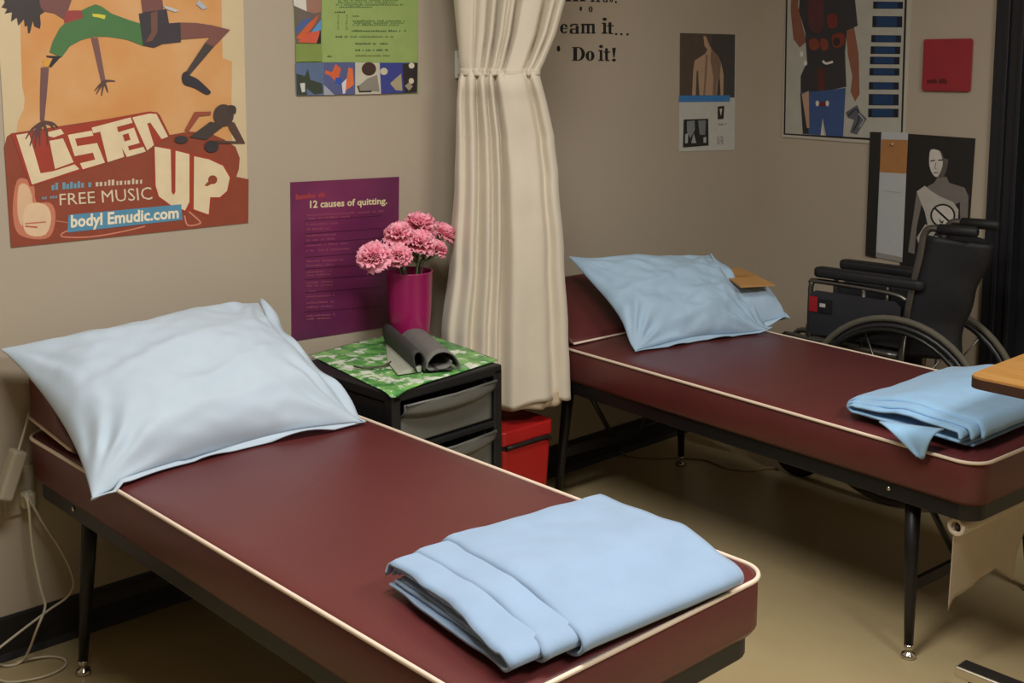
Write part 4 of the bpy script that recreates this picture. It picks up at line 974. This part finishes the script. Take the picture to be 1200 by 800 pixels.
g = MB(); g.box((.2, -.72, .40), (.05, .045, .66)); g.build('column', CHROME, t, bevel=.004)

# ------------------------------------------------------------------ wheelchair
WC = (3.5135, -.888, 0); WRZ = math.radians(6)
t = thing('wheelchair', 'partly folded wheelchair with black upholstery and grey frame by the far wall', 'wheelchair', WC, WRZ)
TR_ = .011; CW = .09
TYRE = mat((92, 88, 74), .75, .06, 30, name='grey_rubber')
for s in (-1, 1):
    wx = s*.137
    def circ(r, n=48, x=wx): return [(x, r*math.cos(2*math.pi*k/n), .305+r*math.sin(2*math.pi*k/n)) for k in range(n)]
    g = MB(); g.tube(circ(.294), .0105, 10, True); wh = g.build('rear_wheel', TYRE, t, True)
    g = MB(); g.tube(circ(.272), .010, 8, True); g.build('rim', mat((36, 36, 36), .4), wh, True)
    g = MB(); g.tube(circ(.262, x=wx+s*.022), .008, 8, True); g.build('hand_rim', mat((44, 44, 42), .3, metal=.5), wh, True)
    g = MB(); g.lathe([(0, -.03), (.03, -.03), (.032, -.02), (.018, -.012), (.018, .012), (.032, .02), (.03, .03), (0, .03)], (wx, 0, .305), 18, R=M); g.build('hub', mat((32, 32, 32), .4), wh, True)
    for k in range(12):
        a = 2*math.pi*(k+.25)/12; g = MB(); g.tube([(wx+(.012 if k % 2 else -.012), .02*math.cos(a+.4), .305+.02*math.sin(a+.4)), (wx, .266*math.cos(a), .305+.266*math.sin(a))], .003, 6); g.build('spoke', STEEL, wh, True)
    x = s*CW
    g = MB()
    g.tube(catmull([(x, .02, .22), (x, .0, .45), (x, -.02, .64), (x, -.05, .80), (x, -.058, .86), (x, -.075, .884), (x, -.105, .886)], 6), TR_, 10)
    g.tube(catmull([(x, .01, .47), (x, .2, .475), (x, .40, .478)], 4), TR_, 10)
    g.tube(catmull([(x, .015, .24), (x, .22, .235), (x, .38, .235), (x, .41, .27), (x, .412, .40), (x, .41, .478)], 5), TR_, 10)
    g.build('side_frame', STEEL, t, True)
    g = MB(); g.tube(catmull([(x, -.012, .652), (x, .05, .668), (x, .29, .674), (x, .312, .66), (x, .315, .62), (x, .315, .478)], 6), .009, 10); g.tube([(x, .13, .67), (x, .13, .478)], .008, 8); g.build('arm_frame', STEEL, t, True)
    g = MB(); g.prism([(q[0]+x, q[1]+.115) for q in rrect(.055, .37, .024)], .690, .722); g.build('armrest_pad', BLKFAB, t, True, bevel=.01, bseg=3)
    g = MB(); g.prism([(0, 0), (.30, 0), (.31, .02), (.31, .13), (.29, .145), (.02, .145), (0, .13)], 0, .004); g.v = [(x+s*.012-.002+q[2], q[0]+.0, q[1]+.50) for q in g.v]; sp = g.build('side_panel', mat((44, 45, 50), .45, .05), t)
    if s < 0:
        g = MB(); g.box((x-.0170, .295, .60), (.002, .03, .05), mat((160, 24, 34), .5)); g.box((x-.0170, .255, .597), (.002, .05, .045), mat((22, 22, 24), .5)); g.box((x-.0182, .262, .60), (.001, .02, .012), mat((190, 188, 180), .5)); tag(g.build('sticker', None, sp), 'red and black sticker on the side panel')
    g = MB(); g.tube([(x, -.10, .886), (x, -.105, .886), (x, -.215, .888), (x, -.222, .888)], [.010, .0165, .0165, .012], 14); g.build('push_handle', mat((20, 20, 20), .6), t, True)
    # caster
    g = MB(); g.lathe([(0, -.014), (.07, -.014), (.088, -.011), (.09, 0), (.088, .011), (.07, .014), (0, .014)], (x, .34, .09), 24, R=M); cs = g.build('caster_wheel', RUBBER, t, True)
    g = MB(); g.tube([(x-.022, .34, .09), (x-.022, .37, .19), (x, .38, .2), (x, .38, .25)], .008, 8); g.tube([(x+.022, .34, .09), (x+.022, .37, .19), (x, .38, .2)], .008, 8); g.build('fork', STEEL, cs, True)
    # footrest
    xf = s*.075
    g = MB(); g.tube(catmull([(x, .40, .455), (x*.97, .46, .44), (x*.88, .52, .30), (xf, .58, .10)], 5), .010, 10); fr = g.build('footrest', STEEL, t, True)
    g = MB(); g.box((xf-s*.012, .63, .13), (.012, .15, .12)); g.build('footplate', mat((28, 28, 28), .5), fr, bevel=.004)
g = MB()
def seatf(a, c): return Vector((lerp(-CW, CW, a), lerp(.0, .41, c), .484-.13*math.sin(math.pi*a)**.8))
g.grid(seatf, 16, 12); g.build('seat', BLKFAB, t, True, solid=.012)
g = MB()
def backf(a, c):
    z = lerp(.475, .862, c); y = -.002-.06*max(0, (z-.6))/.27 if z > .6 else .0
    sg = math.sin(math.pi*a)**.75; return Vector((lerp(-CW+.004, CW-.004, a), y-(.14+.03*c)*sg-.008-.005*math.sin(z*38+a*5)*sg, z-.02*sg*c*c))
g.grid(backf, 28, 28); g.build('backrest', BLKFAB, t, True, solid=.012)
g = MB(); g.tube([(-CW, .12, .25), (CW, .12, .46)], .010, 10); g.tube([(CW, .17, .25), (-CW, .17, .46)], .010, 10); g.build('cross_brace', STEEL, t, True)

# ------------------------------------------------------------------ dark red cloth in the doorway
g = MB()
def coat(a, c): return Vector((4.78+.03*math.sin(a*22), lerp(-1.95, -1.2, a), lerp(1.75, .6, c)-.03*math.sin(a*9)))
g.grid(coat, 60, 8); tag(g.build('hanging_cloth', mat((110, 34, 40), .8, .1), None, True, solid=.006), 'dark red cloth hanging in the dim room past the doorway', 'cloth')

# ------------------------------------------------------------------ put each empty at the base of its thing
bpy.context.view_layer.update()
for o in list(C.objects):
    if o.type == 'EMPTY' and o.parent is None and o.location.length < 1e-6:
        lo = Vector((1e9,)*3); hi = -lo
        for ch in o.children_recursive:
            for q in ch.bound_box:
                p_ = ch.matrix_world @ Vector(q); lo = Vector(map(min, lo, p_)); hi = Vector(map(max, hi, p_))
        base = Vector(((lo.x+hi.x)/2, (lo.y+hi.y)/2, lo.z)); o.location = base
        for ch in o.children: ch.location = ch.location-base
